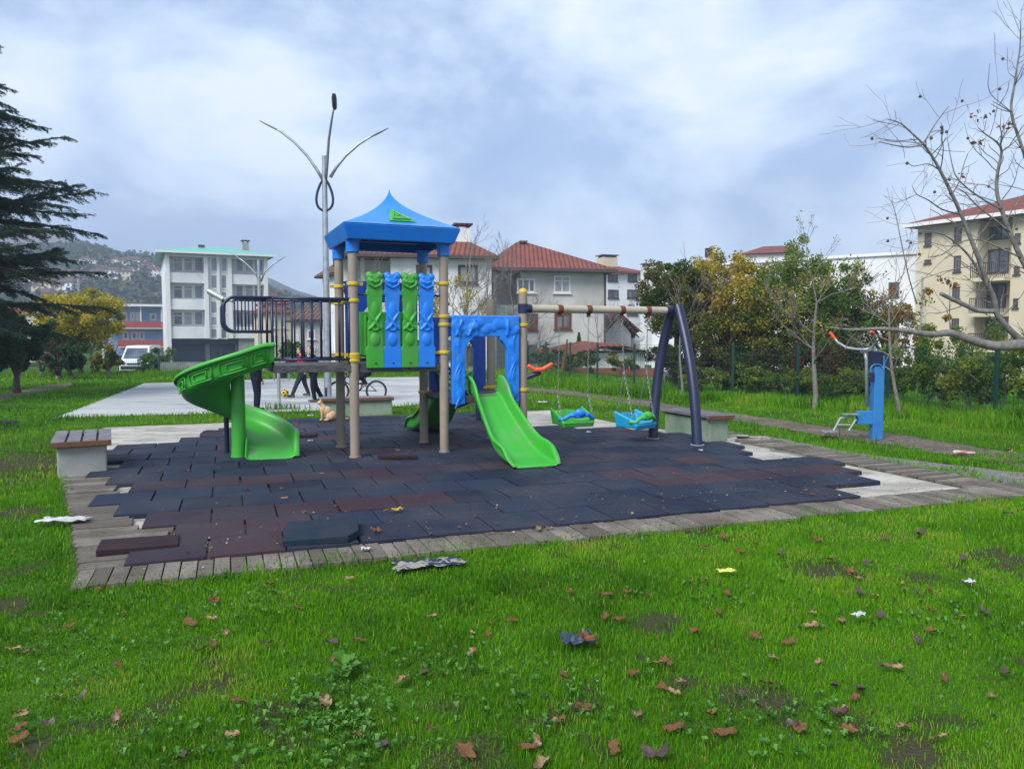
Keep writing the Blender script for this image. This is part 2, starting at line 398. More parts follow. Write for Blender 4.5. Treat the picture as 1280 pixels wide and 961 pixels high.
# timber border of separate planks, front / left / right
def wedge(poly, a0, a1, b0, b1):
    pass
mb = MB()
a = -.5
while a < 7.7:
    w = random.uniform(.094,.104); f0 = -.33-.07*(a+.5)/8+random.uniform(-.012,.012)
    mb.box(M(a+w/2, (f0+.04)/2, .012+random.uniform(0,.010)), (w-.008, .04-f0, .03), M.r+random.uniform(-.008,.008), random.random()); a += w
b = .05
while b < 3.62:
    w = random.uniform(.13,.15); l = -.50-.75*b/3.7; r_ = -.02 if b < .9 else (-.36 if b < 2 else -.75)
    r_ = max(r_, l+.42); r_ += random.uniform(-.02,.03)
    if b < .45: r_ = 0.5
    mb.box(M((l+r_)/2+random.uniform(-.01,.01), b+w/2, .014+random.uniform(0,.012)), (r_-l, w-.009, .03), M.r+random.uniform(-.01,.01), random.random()*.8); b += w
b = .05
while b < 5.2:
    w = random.uniform(.094,.104)
    mb.box(M(7.36+random.uniform(-.03,.03), b+w/2, .012+random.uniform(0,.014)), (.5, w-.01, .03), M.r+random.uniform(-.012,.012), random.random()); b += w
a = -1.4
while a < 1.0:   # weathered boards showing behind the mat on the left
    a += .1
struct(mb.build('timber_border', MT['timber'], bevel=.003), 'weathered grey plank edging round the rubber tiles')

# rubber mat: one sheet of laid tiles
mb = MB(); tw = .5; MATp = [(p[0], p[1]) for p in MAT]
brownrow = {0:(0,3), 1:(0,2), 3:(0,9), 6:(2,9), 9:(0,5)}
for j in range(-1, 18):
    off = (j % 2)*tw/2 - 1.75
    for i in range(-1, 20):
        ca, cb = off+(i+.5)*tw, (j+.5)*tw
        p = M(ca, cb)
        if not pip(np.array([p.x]), np.array([p.y]), MATp)[0]: continue
        br = random.random() < .10
        if j in (0,) and ca < 1.0: br = True
        if j == 1 and ca < .9: br = True
        if j == 2: br = ca < 2.4 or ca > 4.0
        if j == 3: br = 2.6 < ca < 5 and random.random() < .5
        if j == 5: br = ca < 5.2
        if j == 8: br = .5 < ca < 5
        if (j, i) in ((0,6),): br = False
        t = random.uniform(.62,1.0) if br else random.uniform(0,.42)
        if j == 0 and .9 < ca < 1.5: t = .25
        mb.box(M(ca+random.uniform(-.005,.005), cb+random.uniform(-.005,.005), .030+random.uniform(-.003,.004)), (tw-.014, tw-.014, .045),
               0, t, Matrix.Rotation(M.r+random.uniform(-.008,.008), 3, 'Z') @ Matrix.Rotation(random.uniform(-.006,.006), 3, 'X') @ Matrix.Rotation(random.uniform(-.006,.006), 3, 'Y'))
struct(mb.build('rubber_mat', MT['rubber'], bevel=.006), 'blue black and brown rubber safety tiles laid under the play equipment')

def tile(label, px, py, sz, rot, z, m, tx=0, ty=0, cut=False):
    p = G(px, py, z); o = thing('rubber_tile', label, 'rubber tile', (p.x, p.y, z)); 
    k = MB(); w, d = sz[0]/2, sz[1]/2
    poly = [(-w,-d),(w*.7,-d),(w,-d*.45),(w,d),(-w,d)] if cut else [(-w,-d),(w,-d),(w,d),(-w,d)]
    k.prism(poly, -sz[2]/2, sz[2]/2)
    q = k.build('tile_slab', m, None, bevel=.006); q.parent = o; o.rotation_euler = (tx, ty, rot)
    C.objects.unlink(o); bpy.data.objects.remove(o); q.parent = None; q.name = 'rubber_tile'; q.location = (p.x, p.y, z); q.rotation_euler = (tx, ty, rot)
    tag(q, label, 'rubber tile', 'loose rubber tiles'); return q
tile('blue black rubber tile lying loose on top of the mat near its front edge', 402, 664, (.52,.5,.05), M.r-.12, .085, MT['rub_edge'], .03, -.02, True)
tile('brown rubber tile sticking out over the planks at the front left corner of the mat', 174, 681, (.5,.30,.045), M.r+.03, .055, MT['rub_brown'], 0, .02)
tile('long curled strip of rubber tile lying on the mat in front of the tower posts', 497, 571, (.46,.07,.04), .02, .08, MT['rub_brown'], .1, .01)
tile('thin brown strip of rubber tile lying behind the foot of the spiral slide', 377, 544, (.42,.16,.04), .08, .08, MT['rub_brown'], .05, 0)
tile('rubber tile on the bare slab behind the spiral slide, the one farther away', 268, 540, (.30,.18,.05), .05, .035, MT['rub_edge'])
tile('rubber tile on the bare slab behind the spiral slide, the one nearer the mat', 266, 547, (.30,.16,.05), .03, .035, MT['rub_edge'])

# ---------------------------------------------------------------- grass
GM = leafmat('grass blades', [(.030,.090,.006),(.06,.19,.005),(.10,.285,.006),(.14,.345,.008),(.32,.31,.06)], .35, .55)
def grass(name, x, y, h, w, m, lean=.5, z0=None, patch=None):
    n = len(x); th = RS.rand(n)*2*math.pi; ld = RS.rand(n)*2*math.pi; lm = RS.rand(n)**1.5*lean*h
    bx, by = np.cos(th)*w/2, np.sin(th)*w/2; z = terr(x, y) if z0 is None else z0
    lx, ly = np.cos(ld)*lm, np.sin(ld)*lm
    V = np.zeros((n,5,3))
    V[:,0] = np.stack([x-bx,y-by,z-.003],1); V[:,1] = np.stack([x+bx,y+by,z-.003],1)
    V[:,2] = np.stack([x+bx*.8+lx*.35,y+by*.8+ly*.35,z+h*.6],1); V[:,3] = np.stack([x-bx*.8+lx*.35,y-by*.8+ly*.35,z+h*.6],1)
    V[:,4] = np.stack([x+lx,y+ly,z+h*(1-.25*lm/np.maximum(h,1e-4))],1)
    b = np.arange(n)*5
    q = np.stack([b,b+1,b+2,b+3],1); t = np.stack([b+3,b+2,b+4],1)
    tint = np.clip(.10+.45*RS.rand(n)+.55*(vnoise(x,y,.9,3)-.25)+.45*(vnoise(x,y,4,4)-.45), 0, .95)
    tint = np.where(RS.rand(n) < .03, 1, tint)
    o = npmesh(name, V.reshape(-1,3), [q, t], 0, np.concatenate([tint, tint]), m)
    return o
GX = []; GY = []
def sample(y0, y1, rho, margin=1.0):
    wmax = 2*(.72*y1+margin); n = int(rho*(y1-y0)*wmax)
    x = (RS.rand(n)-.5)*wmax; y = y0+(y1-y0)*RS.rand(n)
    k = np.abs(x) < .72*y+margin; return x[k], y[k]
excl = [[(p.x, p.y) for p in q] for q in (BORDER, COURT)]
X = []; Y = []; H = []; W = []
for y0, y1, rho, h, w in ((1.7,3.2,13000,.027,.0038),(3.2,4.2,10500,.028,.0045),(4.2,5.5,7500,.029,.0056),(5.5,7.5,4200,.031,.007),(7.5,10,2200,.034,.010),(10,13,900,.05,.010),(13,18,420,.055,.014),(18,25,190,.06,.02),(25,33,110,.07,.028)):
    x, y = sample(y0, y1, rho); k = np.ones(len(x), bool)
    for e in excl: k &= ~pip(x, y, e)
    g_ = pip(x, y, [(p.x, p.y) for p in PATH_R])|pip(x, y, [(p.x, p.y) for p in PATH_L]); k &= ~(g_ & (RS.rand(len(x)) > .03+.5*(vnoise(x,y,1.1,9)>.76)))
    g_ = pip(x, y, [(p.x, p.y) for p in GRAVEL]); k &= ~(g_ & (RS.rand(len(x)) > .05+.6*(vnoise(x,y,1.5,8)>.82)))
    dn = dens(x, y); k &= RS.rand(len(x)) < dn
    x, y, dn = x[k], y[k], dn[k]
    hh = h*(.45+.9*RS.rand(len(x)))*(.35+.75*vnoise(x, y, 1.3, 6)+.75*vnoise(x, y, 5.5, 7)**1.5)
    X.append(x); Y.append(y); H.append(hh); W.append(np.full(len(x), w)*(.7+.6*RS.rand(len(x))))
# ragged fringe creeping onto the planks and court edge
for poly, h, n in ((BORDER, .06, 9000), (COURT, .07, 2500)):
    k = len(poly)
    for i in range(k):
        a, b = poly[i], poly[(i+1) % k]; m_ = int(n*(b-a).length/40)
        t = RS.rand(m_); nn = Vector((b.y-a.y, a.x-b.x, 0)).normalized(); nv = vnoise(t*(b-a).length, t*0, 2.5, i)
        o_ = (RS.rand(m_)-.65)*.12*(.3+1.6*nv)
        x = a.x+(b.x-a.x)*t+nn.x*o_; y = a.y+(b.y-a.y)*t+nn.y*o_
        X.append(x); Y.append(y); H.append(h*(.4+RS.rand(m_))*(.5+nv)); W.append(np.full(m_, .006 if h < .065 else .012))
X, Y, H, W = map(np.concatenate, (X, Y, H, W))
tag(grass('grass', X, Y, H, W, GM, .7), None, None, kind='stuff')
# leaf crumbs and grit blown over the mat and into the plank gaps
n = 2600; fx = RS.rand(n)*9.5-1.2; fy = np.where(RS.rand(n) < .5, RS.rand(n)**2*1.4-.35, RS.rand(n)*8.5-.2); pz = [M(a, b) for a, b in zip(fx, fy)]
px_ = np.array([p.x for p in pz]); py_ = np.array([p.y for p in pz]); inb = pip(px_, py_, [(p.x,p.y) for p in BORDER]); inm = pip(px_, py_, MATp)
k = inb & (RS.rand(n) < np.where(inm, .75, 1)); px_, py_, inm = px_[k], py_[k], inm[k]; n = len(px_); s = (.004+.010*RS.rand(n)**2)[:,None]; th = RS.rand(n)*6.28
c_ = np.stack([px_, py_, np.where(inm, .062, .034)],1); u = np.stack([np.cos(th),np.sin(th),RS.rand(n)*.3],1); v = np.stack([-np.sin(th),np.cos(th),RS.rand(n)*.3],1)*.6
MT['crumb'] = mat('leaf crumbs', (.1,.07,.05), .9, tint=[(.10,.06,.035),(.22,.15,.09),(.06,.04,.03),(.42,.38,.33)])
npmesh('leaf_crumbs', np.stack([c_-u*s, c_+v*s+np.array([0,0,.004]), c_+u*s, c_-v*s],1).reshape(-1,3), [np.arange(n*4).reshape(-1,4)], 0, RS.rand(n)**1.5, MT['crumb'])['kind'] = 'stuff'
# taller grass along the fences
x = []; y = []
FENCE_R = [(10.2,10.0),(9.2,11.6),(8.35,13.3),(7.45,15.3),(6.25,16.9),(5.2,18.2),(4.1,18.9),(3.2,20.2),(2.45,22.2),(1.85,24.6),(1.2,27.2),(.6,29.6)]
FENCE_B = [(-19,27),(-15.5,28.5),(-13.2,28.9),(-11.0,29.2),(-8.6,29.5),(-6.0,29.7),(-3.6,29.8),(-1.4,29.8),(.6,29.6)]
for a, b in list(zip(FENCE_R[:-1], FENCE_R[1:])):
    n = 2600; t = RS.rand(n); d = -RS.rand(n)**1.3*1.7+.5
    L_ = math.hypot(b[0]-a[0], b[1]-a[1]); nxx, nyy = (b[1]-a[1])/L_, -(b[0]-a[0])/L_
    x.append(a[0]+(b[0]-a[0])*t+nxx*d); y.append(a[1]+(b[1]-a[1])*t+nyy*d)
for a, b in list(zip(FENCE_B[:-1], FENCE_B[1:])):
    n = 900; t = RS.rand(n); d = RS.rand(n)*1.6-.5
    x.append(a[0]+(b[0]-a[0])*t); y.append(a[1]+(b[1]-a[1])*t-d)
gp = G(1094, 548); n = 700; x.append(gp.x+RS.randn(n)*.22); y.append(gp.y+RS.randn(n)*.18)
gp = G(349, 512); n = 140; x.append(gp.x+RS.randn(n)*.3); y.append(gp.y+RS.randn(n)*.1)
x = np.concatenate(x); y = np.concatenate(y); k = ~pip(x, y, [(p.x, p.y) for p in PATH_R]); x, y = x[k], y[k]
h = (.10+.20*RS.rand(len(x)))*(.5+vnoise(x, y, 1.5, 2))*np.where((x < -3)&(y < 18), .5, 1)
tag(grass('tall_grass', x, y, h, .012+.006*RS.rand(len(x)), GM, .8), None, None, kind='stuff')
# ---------------------------------------------------------------- play tower
SU, SV = 1.11, .92
tower = thing('play_tower', 'blue roofed play tower on beige posts with green straight slides and a spiral slide', 'play structure', tuple(T(SU/2, SV/2)))
def post(a, b, h, r=.057, cap=None):
    m = MB(); m.cyl(T(a,b,.05), r, h-.05, 24); m.cyl(T(a,b,.048), r+.012, .02, 24, t=.2)
    p = m.build('post', MT['beige'], tower, smooth='auto')
    if cap:
        m = MB(); m.ell(T(a,b,h), (r+.002,r+.002,r*.9), nu=20); m.build('post_cap', MT['yellow'], p, smooth=True)
    return p
PO = {}
for k, (a, b, h) in {'fl':(0,0,2.60),'fr':(SU,0,2.60),'bl':(0,SV,2.60),'br':(SU,SV,2.60),'lb':(2.08,SV,2.0)}.items(): PO[k] = post(a, b, h)
PO['lf'] = post(2.17, 0, 2.05, cap=True)
def clamp(k, a, b, z, d=1):
    m = MB(); m.tube([T(a,b,z-.022), T(a,b,z-.014), T(a,b,z+.014), T(a,b,z+.022)], [.064,.072,.072,.064], 24)
    u = T.u*d; m.box(T(a,b,z)+u*.085, (.06,.03,.036), T.r)
    m.build('clamp', MT['yellow'], PO[k], smooth='auto')
for z in (2.10,1.905,1.27,1.205): clamp('fl',0,0,z, 1 if z > 2 else -1)
clamp('fl',0,0,1.25,1)
for z in (2.13,1.73,1.63,1.29): clamp('fr',SU,0,z,-1 if z in (2.13,1.29) else 1)
for z in (2.12,1.91,1.25): clamp('bl',0,SV,z,-1)
for z in (2.1,1.65,.74): clamp('br',SU,SV,z,1)
for z in (1.6,.78): clamp('lb',2.08,SV,z,-1)
for z in (1.63,.80): clamp('lf',2.17,0,z,-1)
# roof
RA0, RA1, RB0, RB1 = -.15, 1.26, -.24, 1.16
RCa, RCb = (RA0+RA1)/2, (RB0+RB1)/2; ZF, ZA = 2.775, 3.30
def ring(k, z):
    ha, hb = (RA1-RA0)/2*k, (RB1-RB0)/2*k
    return [T(RCa-ha,RCb-hb,z), T(RCa+ha,RCb-hb,z), T(RCa+ha,RCb+hb,z), T(RCa-ha,RCb+hb,z)]
def prof(t): return (1-t)**1.75*.985 + .004, ZF+.006+(ZA-ZF)*t
m = MB(); vs = []; n = 16
for i in range(n+1):
    k, z = prof(i/n); c = ring(k, z)
    for e in range(4):
        for s in range(6): vs.append(c[e].lerp(c[(e+1)%4], s/6) )
fs = []
for i in range(n):
    for q in range(24): a_, b_ = i*24+q, i*24+(q+1)%24; fs.append((a_, b_, b_+24, a_+24))
fs.append(tuple(n*24+q for q in range(24))); m.add(vs, fs)
roof = m.build('roof', MT['roofblue'], tower); roof.data.shade_smooth(); roof.data.set_sharp_from_angle(angle=R(28))
m = MB()
o0, o1, i0, i1 = ring(.91, ZF-.175), ring(1.0, ZF), ring(.87, ZF-.172), ring(.93, ZF-.01)
vs = o0+o1+i0+i1; fs = []
for e in range(4):
    f = (e+1) % 4
    fs += [(e,f,f+4,e+4), (e,e+8,f+8,f), (e+8,e+12,f+12,f+8), (e+4,f+4,f+12,e+12)]
m.add(vs, fs); m.build('fascia', MT['blue'], roof, bevel=.012)
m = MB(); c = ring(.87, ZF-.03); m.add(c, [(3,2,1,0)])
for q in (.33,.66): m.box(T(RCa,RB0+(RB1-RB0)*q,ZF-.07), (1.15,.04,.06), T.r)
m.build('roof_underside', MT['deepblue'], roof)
for (a, b) in ((0,0),(SU,0),(0,SV),(SU,SV)):
    m = MB(); m.tube([T(a,b,2.46),T(a,b,2.47),T(a,b,2.58),T(a,b,2.62)], [.068,.078,.078,.095], 24); m.build('roof_collar', MT['blue'], roof, smooth='auto')
# emblem on the front roof slope
def rpt(s, t, off=0):
    k, z = prof(t); ha, hb = (RA1-RA0)/2*k, (RB1-RB0)/2*k
    return T(RCa+ha*s, RCb-hb-off*.8, z+off*.75)
m = MB()
def emb(u, v):
    k = 1 if (0 < u < 1 and 0 < v < 1) else 0
    return rpt((-.24+.58*u*(1-v)+.14*v)*(1+1.0*v), .10+.36*v, .012+.014*k)
m.grid(emb, 12, 8); 
m.grid(lambda u, v: rpt((-.24+.58*u*(1-v)+.14*v)*(1+1.0*v), .10+.36*v, -.01), 12, 8)
for (s0,t0,s1,t1) in ((-.17,.13,-.10,.36),(-.10,.36,.22,.135),(-.17,.13,.22,.135),(-.13,.30,-.03,.22),(.05,.26,-.03,.22)):
    m.tube([rpt(s0,t0,.03), rpt((s0+s1)/2,(t0+t1)/2,.034), rpt(s1,t1,.03)], .008, 6)
m.build('roof_emblem', MT['green'], roof, smooth='auto')

# tower deck, bridge deck, low deck
m = MB(); m.box(T(SU/2-.0,SV/2,1.12), (SU+.05,SV-.02,.08), T.r); m.box(T(SU/2,-.0,1.11),(SU-.12,.04,.10),T.r); m.build('tower_deck', MT['darkdeck'], tower, bevel=.006)
m = MB(); m.box(T(-.475,SV/2-.0,1.135), (.84,SV+.04,.035), T.r)
m.box(T(-.475,-.03,1.115), (.86,.035,.085), T.r); m.box(T(-.475,SV+.03,1.115), (.86,.035,.085), T.r); m.box(T(-.90,SV/2,1.115), (.035,SV+.04,.085), T.r)
for q in (-.12,-.8): m.ell(T(q,-.052,1.12), .012, nu=8, nv=6)
m.build('bridge_deck', MT['darkdeck'], tower, bevel=.004)
m = MB(); m.box(T((SU+2.17)/2,SV/2,.715), (1.02,SV+.02,.05), T.r); m.box(T((SU+2.17)/2,-.02,.70), (.95,.04,.09), T.r); m.box(T((SU+2.17)/2,SV+.02,.70), (.95,.04,.09), T.r); m.build('low_deck', MT['darkdeck'], tower, bevel=.004)
m = MB()
for q, z in enumerate((.84,.93,1.02)): m.tube([T(SU+.30-.09*q,.10,z), T(SU+.30-.09*q,SV-.06,z)], .014, 8)
for b in (.10,SV-.08): m.tube([T(SU+.34,b,.74), T(SU+.06,b,1.14)], .016, 8)
for b in (.45,.62): pass
m.build('step_rungs', MT['darkdeck'], tower, smooth=True)

# bridge railings
def railing(b, name='railing'):
    m = MB(); z0, z1 = 1.22, 1.92
    m.tube([T(-.03,b,z1), T(-.92,b,z1)], .017, 10); m.tube([T(-.03,b,z0), T(-.92,b,z0)], .015, 10)
    k = 8
    for i in range(k+1):
        a = -.92+i*(.86/k); m.tube([T(a,b,z0-(.06 if i in (0,k) else 0)), T(a,b,z1)], .011 if i else .016, 8)
    # rounded hoop over the slide mouth
    q = []; r = .12; a1, a0, h0, h1 = -.92, -1.43, 1.54, 1.92
    q.append(T(a1,b,h1))
    for ang in range(90, 181, 15): q.append(T(a0+r+r*math.cos(R(ang)), b, h1-r+r*math.sin(R(ang))))
    for ang in range(180, 271, 15): q.append(T(a0+r+r*math.cos(R(ang)), b, h0+r+r*math.sin(R(ang))))
    q.append(T(a1,b,h0)); m.tube(q, .018, 10)
    for i in range(1, 6): a = a0+.07+i*.078; m.tube([T(a,b,h0), T(a,b,h1)], .009, 8)
    return m.build(name, MT['navy'], tower, smooth=True)
railing(-.03); railing(SV-.30)
m = MB(); m.tube([T(-1.40,.62,1.92), T(-1.56,.72,2.02)], .035, 14); m.tube([T(-1.40,.62,1.93), T(-1.30,.5,1.90)], .022, 10); m.build('grab_bar', MT['steel'], tower, smooth='auto')

# front face: four figured slats
def slat(a, col):
    m = MB(); w = .105; th = .022; b = -.045
    zb, zt = 1.125, 2.25
    pts = []
    N_ = 18
    for i in range(N_):
        z = zb+.02+(zt-.10-zb)*i/(N_-1); f = i/(N_-1)
        ww = w*(1.0 if f < .22 else (.86 if f < .5 else .80 + .08*math.sin(f*9)))
        m.box(T(a,b,z), (ww*2, th*2, (zt-zb)/N_*1.1), T.r)
    for s in (-1,1):
        m.ell(T(a+s*.06,b,zt-.05), (.05,.03,.05)); m.box(T(a+s*.09,b,2.0), (.03,.05,.05), T.r); m.ell(T(a+s*w*.9,b,1.33), (.02,.024,.03))
    m.ell(T(a,b-.012,zt-.10), (.085,.035,.075), Matrix.Rotation(T.r,3,'Z'))          # face
    m.tube([T(a-.088,b-.03,zt-.10), T(a-.07,b-.036,zt-.155), T(a,b-.04,zt-.19), T(a+.07,b-.036,zt-.155), T(a+.088,b-.03,zt-.10)], .012, 8)
    m.tube([T(a-.05,b-.046,zt-.11), T(a,b-.05,zt-.13), T(a+.05,b-.046,zt-.11)], .007, 8)
    for s in (-1,1): m.ell(T(a+s*.04,b-.03,zt-.06), .018)
    for s in (-1,1):                                                                # crossed arms
        m.tube([T(a+s*.085,b-.012,1.78), T(a+s*.03,b-.03,1.70), T(a-s*.035,b-.034,1.60), T(a-s*.08,b-.018,1.565)], [.012,.018,.016,.012], 8)
    m.tube([T(a-.08,b-.012,1.60), T(a,b-.04,1.555), T(a+.08,b-.012,1.60)], .013, 8)
    m.ell(T(a,b-.016,1.45), (.062,.025,.085), Matrix.Rotation(T.r,3,'Z'))
    m.ell(T(a,b-.018,1.80), (.05,.018,.10), Matrix.Rotation(T.r,3,'Z'))
    q = m.build('slat', col, tower, remesh=.0065)
    k = MB(); k.ell(T(a,b-.03,1.17), (.011,.006,.011), nu=10, nv=6); k.box(T(a,b+.04,1.13),(.03,.03,.08),T.r); k.build('bolt', MT['navy'], q, smooth=True)
    return q
for i, a in enumerate((.245,.455,.665,.875)): slat(a, MT['green2'] if i % 2 == 0 else MT['blue'])
m = MB()
for z in (1.98,1.26): m.tube([T(.06,-.01,z), T(SU-.06,-.01,z)], .013, 8)
m.build('slat_rail', MT['navy'], tower, smooth=True)

# arch panels
def arch(a0, a1, b, z0, z1, col, sgn=-1, pillar=.17, top=.26, name='arch_panel'):
    m = MB(); th = .075
    def B(c, s_): m.box(c, s_, T.r)
    W = a1-a0; am = (a0+a1)/2
    B(T(a0+pillar/2,b,(z0+z1)/2), (pillar,th,z1-z0)); B(T(a1-pillar/2,b,(z0+z1)/2), (pillar,th,z1-z0))
    B(T(am,b,z1-top/2), (W,th,top))
    for s, x in ((1,a0+pillar),(-1,a1-pillar)):     # haunches of the arch
        for k in range(6):
            f = k/6; B(T(x+s*(.01+.09*(1-f)**2)/2,b,z1-top-.02-.13*f), ((.01+.09*(1-f)**2),th,.04))
    rr = random.Random(5)
    fr = b+sgn*th/2; X3 = Matrix.Rotation(T.r,3,'Z')
    for k in range(11):
        x = a0+.06+(W-.12)*k/10; m.ell(T(x,fr,z1-top*(.3+.45*rr.random())), (.06+.05*rr.random(),.018,.035+.03*rr.random()), X3 @ Matrix.Rotation(rr.uniform(-1,1),3,'Y'))
    for k in range(5):
        x = a0+W*rr.random(); y = min(max(a0+.05,x+rr.uniform(-.25,.25)),a1-.05); x = min(max(x,a0+.05),a1-.05)
        m.tube([T(x,fr+sgn*.012,z1-.05), T((x+y)/2,fr+sgn*.024,z1-top*.5), T(y,fr+sgn*.012,z1-top*.95)], .016, 8)
    for x in (a0+pillar/2, a1-pillar/2):
        for k in range(4):
            zc = z0+(z1-top-z0)*(k+.5)/4
            m.tube([T(x-.05*(-1)**k,fr,zc-.16), T(x+.02*(-1)**k,fr+sgn*.010,zc), T(x-.03*(-1)**k,fr,zc+.16)], .011, 8)
            m.ell(T(x+.02*(-1)**k,fr,zc+.02), (.05,.014,.08), X3)
    m.ell(T(am-.16,fr+sgn*.01,z1-.13), (.06,.04,.055), X3)
    for k in range(9): m.ell(T(a0+.04+(W-.08)*k/8,b,z1-.012), (.07,.036,.022), X3)
    return m.build(name, col, tower, remesh=.008)
arch(SU+.085, 2.17-.075, -.03, .645, 1.74, MT['blue'])
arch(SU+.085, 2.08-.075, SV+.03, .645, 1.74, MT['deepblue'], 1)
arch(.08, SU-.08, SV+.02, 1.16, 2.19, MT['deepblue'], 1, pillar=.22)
m = MB(); m.box(T(SU/2,SV-.05,1.50), (.62,.05,.60), T.r)
for k in range(4): m.tube([T(.32+.15*k,SV-.08,1.25), T(.32+.15*k,SV-.085,1.75)], .02, 8)
m.build('green_barrier', MT['green2'], tower, bevel=.01)

# straight slide: chute lofted along a path
def chute(path, wfun, hfun, place, name, colr, ns=44):
    """path: list of (b, z); place(a, b, z) -> world; a across."""
    pts = [Vector((0,q[0],q[1])) for q in path]
    seg = [0]
    for i in range(1, len(pts)): seg.append(seg[-1]+(pts[i]-pts[i-1]).length)
    def at(t):
        s = t*seg[-1]
        for i in range(1, len(pts)):
            if s <= seg[i]+1e-9:
                f = (s-seg[i-1])/(seg[i]-seg[i-1]); p0 = pts[max(i-2,0)]; p1 = pts[i-1]; p2 = pts[i]; p3 = pts[min(i+1,len(pts)-1)]
                return .5*((2*p1)+(-p0+p2)*f+(2*p0-5*p1+4*p2-p3)*f*f+(-p0+3*p1-3*p2+p3)*f**3)
        return pts[-1]
    cs = [(-1.13,.86),(-1.12,.97),(-1.07,1.0),(-1.0,.98),(-.96,.80),(-.95,.30),(-.92,.12),(-.82,.02),(-.5,0),(-.25,.0),(0,.0),(.25,.0),(.5,0),(.82,.02),(.92,.12),(.95,.30),(.96,.80),(1.0,.98),(1.07,1.0),(1.12,.97),(1.13,.86)]
    vs = []; k = len(cs)
    for i in range(ns+1):
        t = i/ns; p = at(t); d = (at(min(t+.01,1))-at(max(t-.01,0))).normalized(); nrm = Vector((0,-d.z,d.y)); 
        if nrm.z < 0: nrm = -nrm
        w_, h_ = wfun(t), hfun(t)
        for j, (cx, cz) in enumerate(cs):
            rib = .004*math.cos(j*math.pi) if 8 <= j <= 12 and .1 < t < .9 else 0
            q = p+nrm*(cz*h_+rib); vs.append(place(cx*w_, q.y, q.z))
    m = MB(); m.add(vs, [(i*k+j, i*k+j+1, (i+1)*k+j+1, (i+1)*k+j) for i in range(ns) for j in range(k-1)])
    return m.build(name, colr, tower, smooth=True, solid=.014, sub=1)
pth = [(.10,.745),(0,.74),(-.10,.70),(-.25,.585),(-.55,.375),(-.85,.20),(-1.08,.115),(-1.30,.085),(-1.45,.08),(-1.50,.06)]
def hf(t):
    return .22*(1-sstep(.0,.25,t)*.28)*(1-sstep(.86,1.0,t)*.86) + .035*float(np.exp(-((t-.05)/.08)**2)) + .035*float(np.exp(-((t-.78)/.10)**2))
wf = lambda t: .205+.075*sstep(.1,.8,t)-.03*sstep(.94,1,t)
shear = lambda a, b: a
chute(pth, wf, hf, lambda a, b, z: T(1.66+a-.02*b, b, z), 'straight_slide', MT['green'])
s2 = chute(pth, lambda t: wf(t)*1.0, hf, lambda a, b, z: T(1.52-a, SV-b, z), 'straight_slide', MT['green2'])
s2['label'] = 'second straight slide running down behind the tower, seen from below'

# spiral slide
AC, BC, RR = -1.27, .57, .36
def spath(t):
    """centre line: returns local (a, b), outward (oa, ob), height z."""
    L0, L2 = .37, .30; LA = RR*R(278); tot = L0+LA+L2; s = t*tot
    if s < L0: a = AC+L0-s; b = BC-RR; o = (0,-1)
    elif s < L0+LA:
        th = R(-90)-(s-L0)/RR; o = (math.cos(th), math.sin(th)); a = AC+RR*o[0]; b = BC+RR*o[1]
    else:
        th = R(-368); o = (math.cos(th), math.sin(th)); d = s-L0-LA; dr = (math.sin(th), -math.cos(th))
        a = AC+RR*o[0]+dr[0]*d; b = BC+RR*o[1]+dr[1]*d
    z = np.interp(s, [0,.12,L0,L0+.25*LA,L0+.5*LA,L0+.75*LA,L0+.92*LA,tot-.1,tot], [1.15,1.14,1.06,.84,.60,.34,.15,.085,.055])
    return a, b, o, z
def houter(t): return .27-.05*sstep(.1,.4,t)-.01*sstep(.5,.8,t)-.18*sstep(.90,1.0,t)
def hinner(t): return .20*(1-sstep(.12,.25,t)*.2)-.12*sstep(.90,1.0,t)
CS = [(-.275,1.0,0),(-.262,.9,0),(-.255,.35,0),(-.235,.1,0),(-.17,.0,0),(-.06,-.02,0),(.06,-.02,0),(.17,.0,0),(.235,.08,1),(.262,.28,1),(.275,.85,1),(.29,.98,1),(.32,1.0,1),(.335,.93,1),(.33,.82,1)]
def sp(t, k, off=0):
    a, b, o, z = spath(t); x, hgt, side = CS[k]; sc_ = 1-.0*t
    h = houter(t) if side else hinner(t)
    lip = .0
    return T(a+o[0]*(x+off), b+o[1]*(x+off), z+hgt*(h if hgt > 0 else 1)*(1 if hgt > 0 else 1))
ns = 84; vs = []; m = MB(); K = len(CS)
for i in range(ns+1):
    for k in range(K): vs.append(sp(i/ns, k))
m.add(vs, [(i*K+j, i*K+j+1, (i+1)*K+j+1, (i+1)*K+j) for i in range(ns) for j in range(K-1)])
spir = m.build('spiral_slide', MT['green'], tower, smooth=True, solid=.016, sub=1)
m = MB(); m.tube([T(AC,BC,.05), T(AC,BC,.2), T(AC,BC,1.22), T(AC,BC,1.25)], [.095,.082,.078,.06], 24); m.build('centre_column', MT['green'], spir, smooth='auto')
m = MB()
def wallpt(t, v):   # on the outer side of the outer wall
    a, b, o, z = spath(t); h = houter(t); x = .262+.02*v+.012
    return T(a+o[0]*x, b+o[1]*x, z+h*(.12+.62*v))
for t0, t1 in ((.035,.105),(.125,.205),(.225,.295),(.315,.375)):
    for g_ in (0, .22):
        lo, hi = t0+(t1-t0)*g_, t1-(t1-t0)*g_; v0, v1 = .1+.8*g_, .95-.8*g_
        q = [wallpt(lo+(hi-lo)*k/5, v0) for k in range(6)]+[wallpt(hi-(hi-lo)*k/5, v1) for k in range(6)]
        m.tube(q+[q[0]], .0085, 6)
    q = [wallpt(t0-.012+(t1-t0+.02)*k/8, 1.02+.05*math.sin(k*1.2)) for k in range(9)]; m.tube(q, .007, 6)
m.build('wall_pattern', MT['green'], spir, smooth=True)
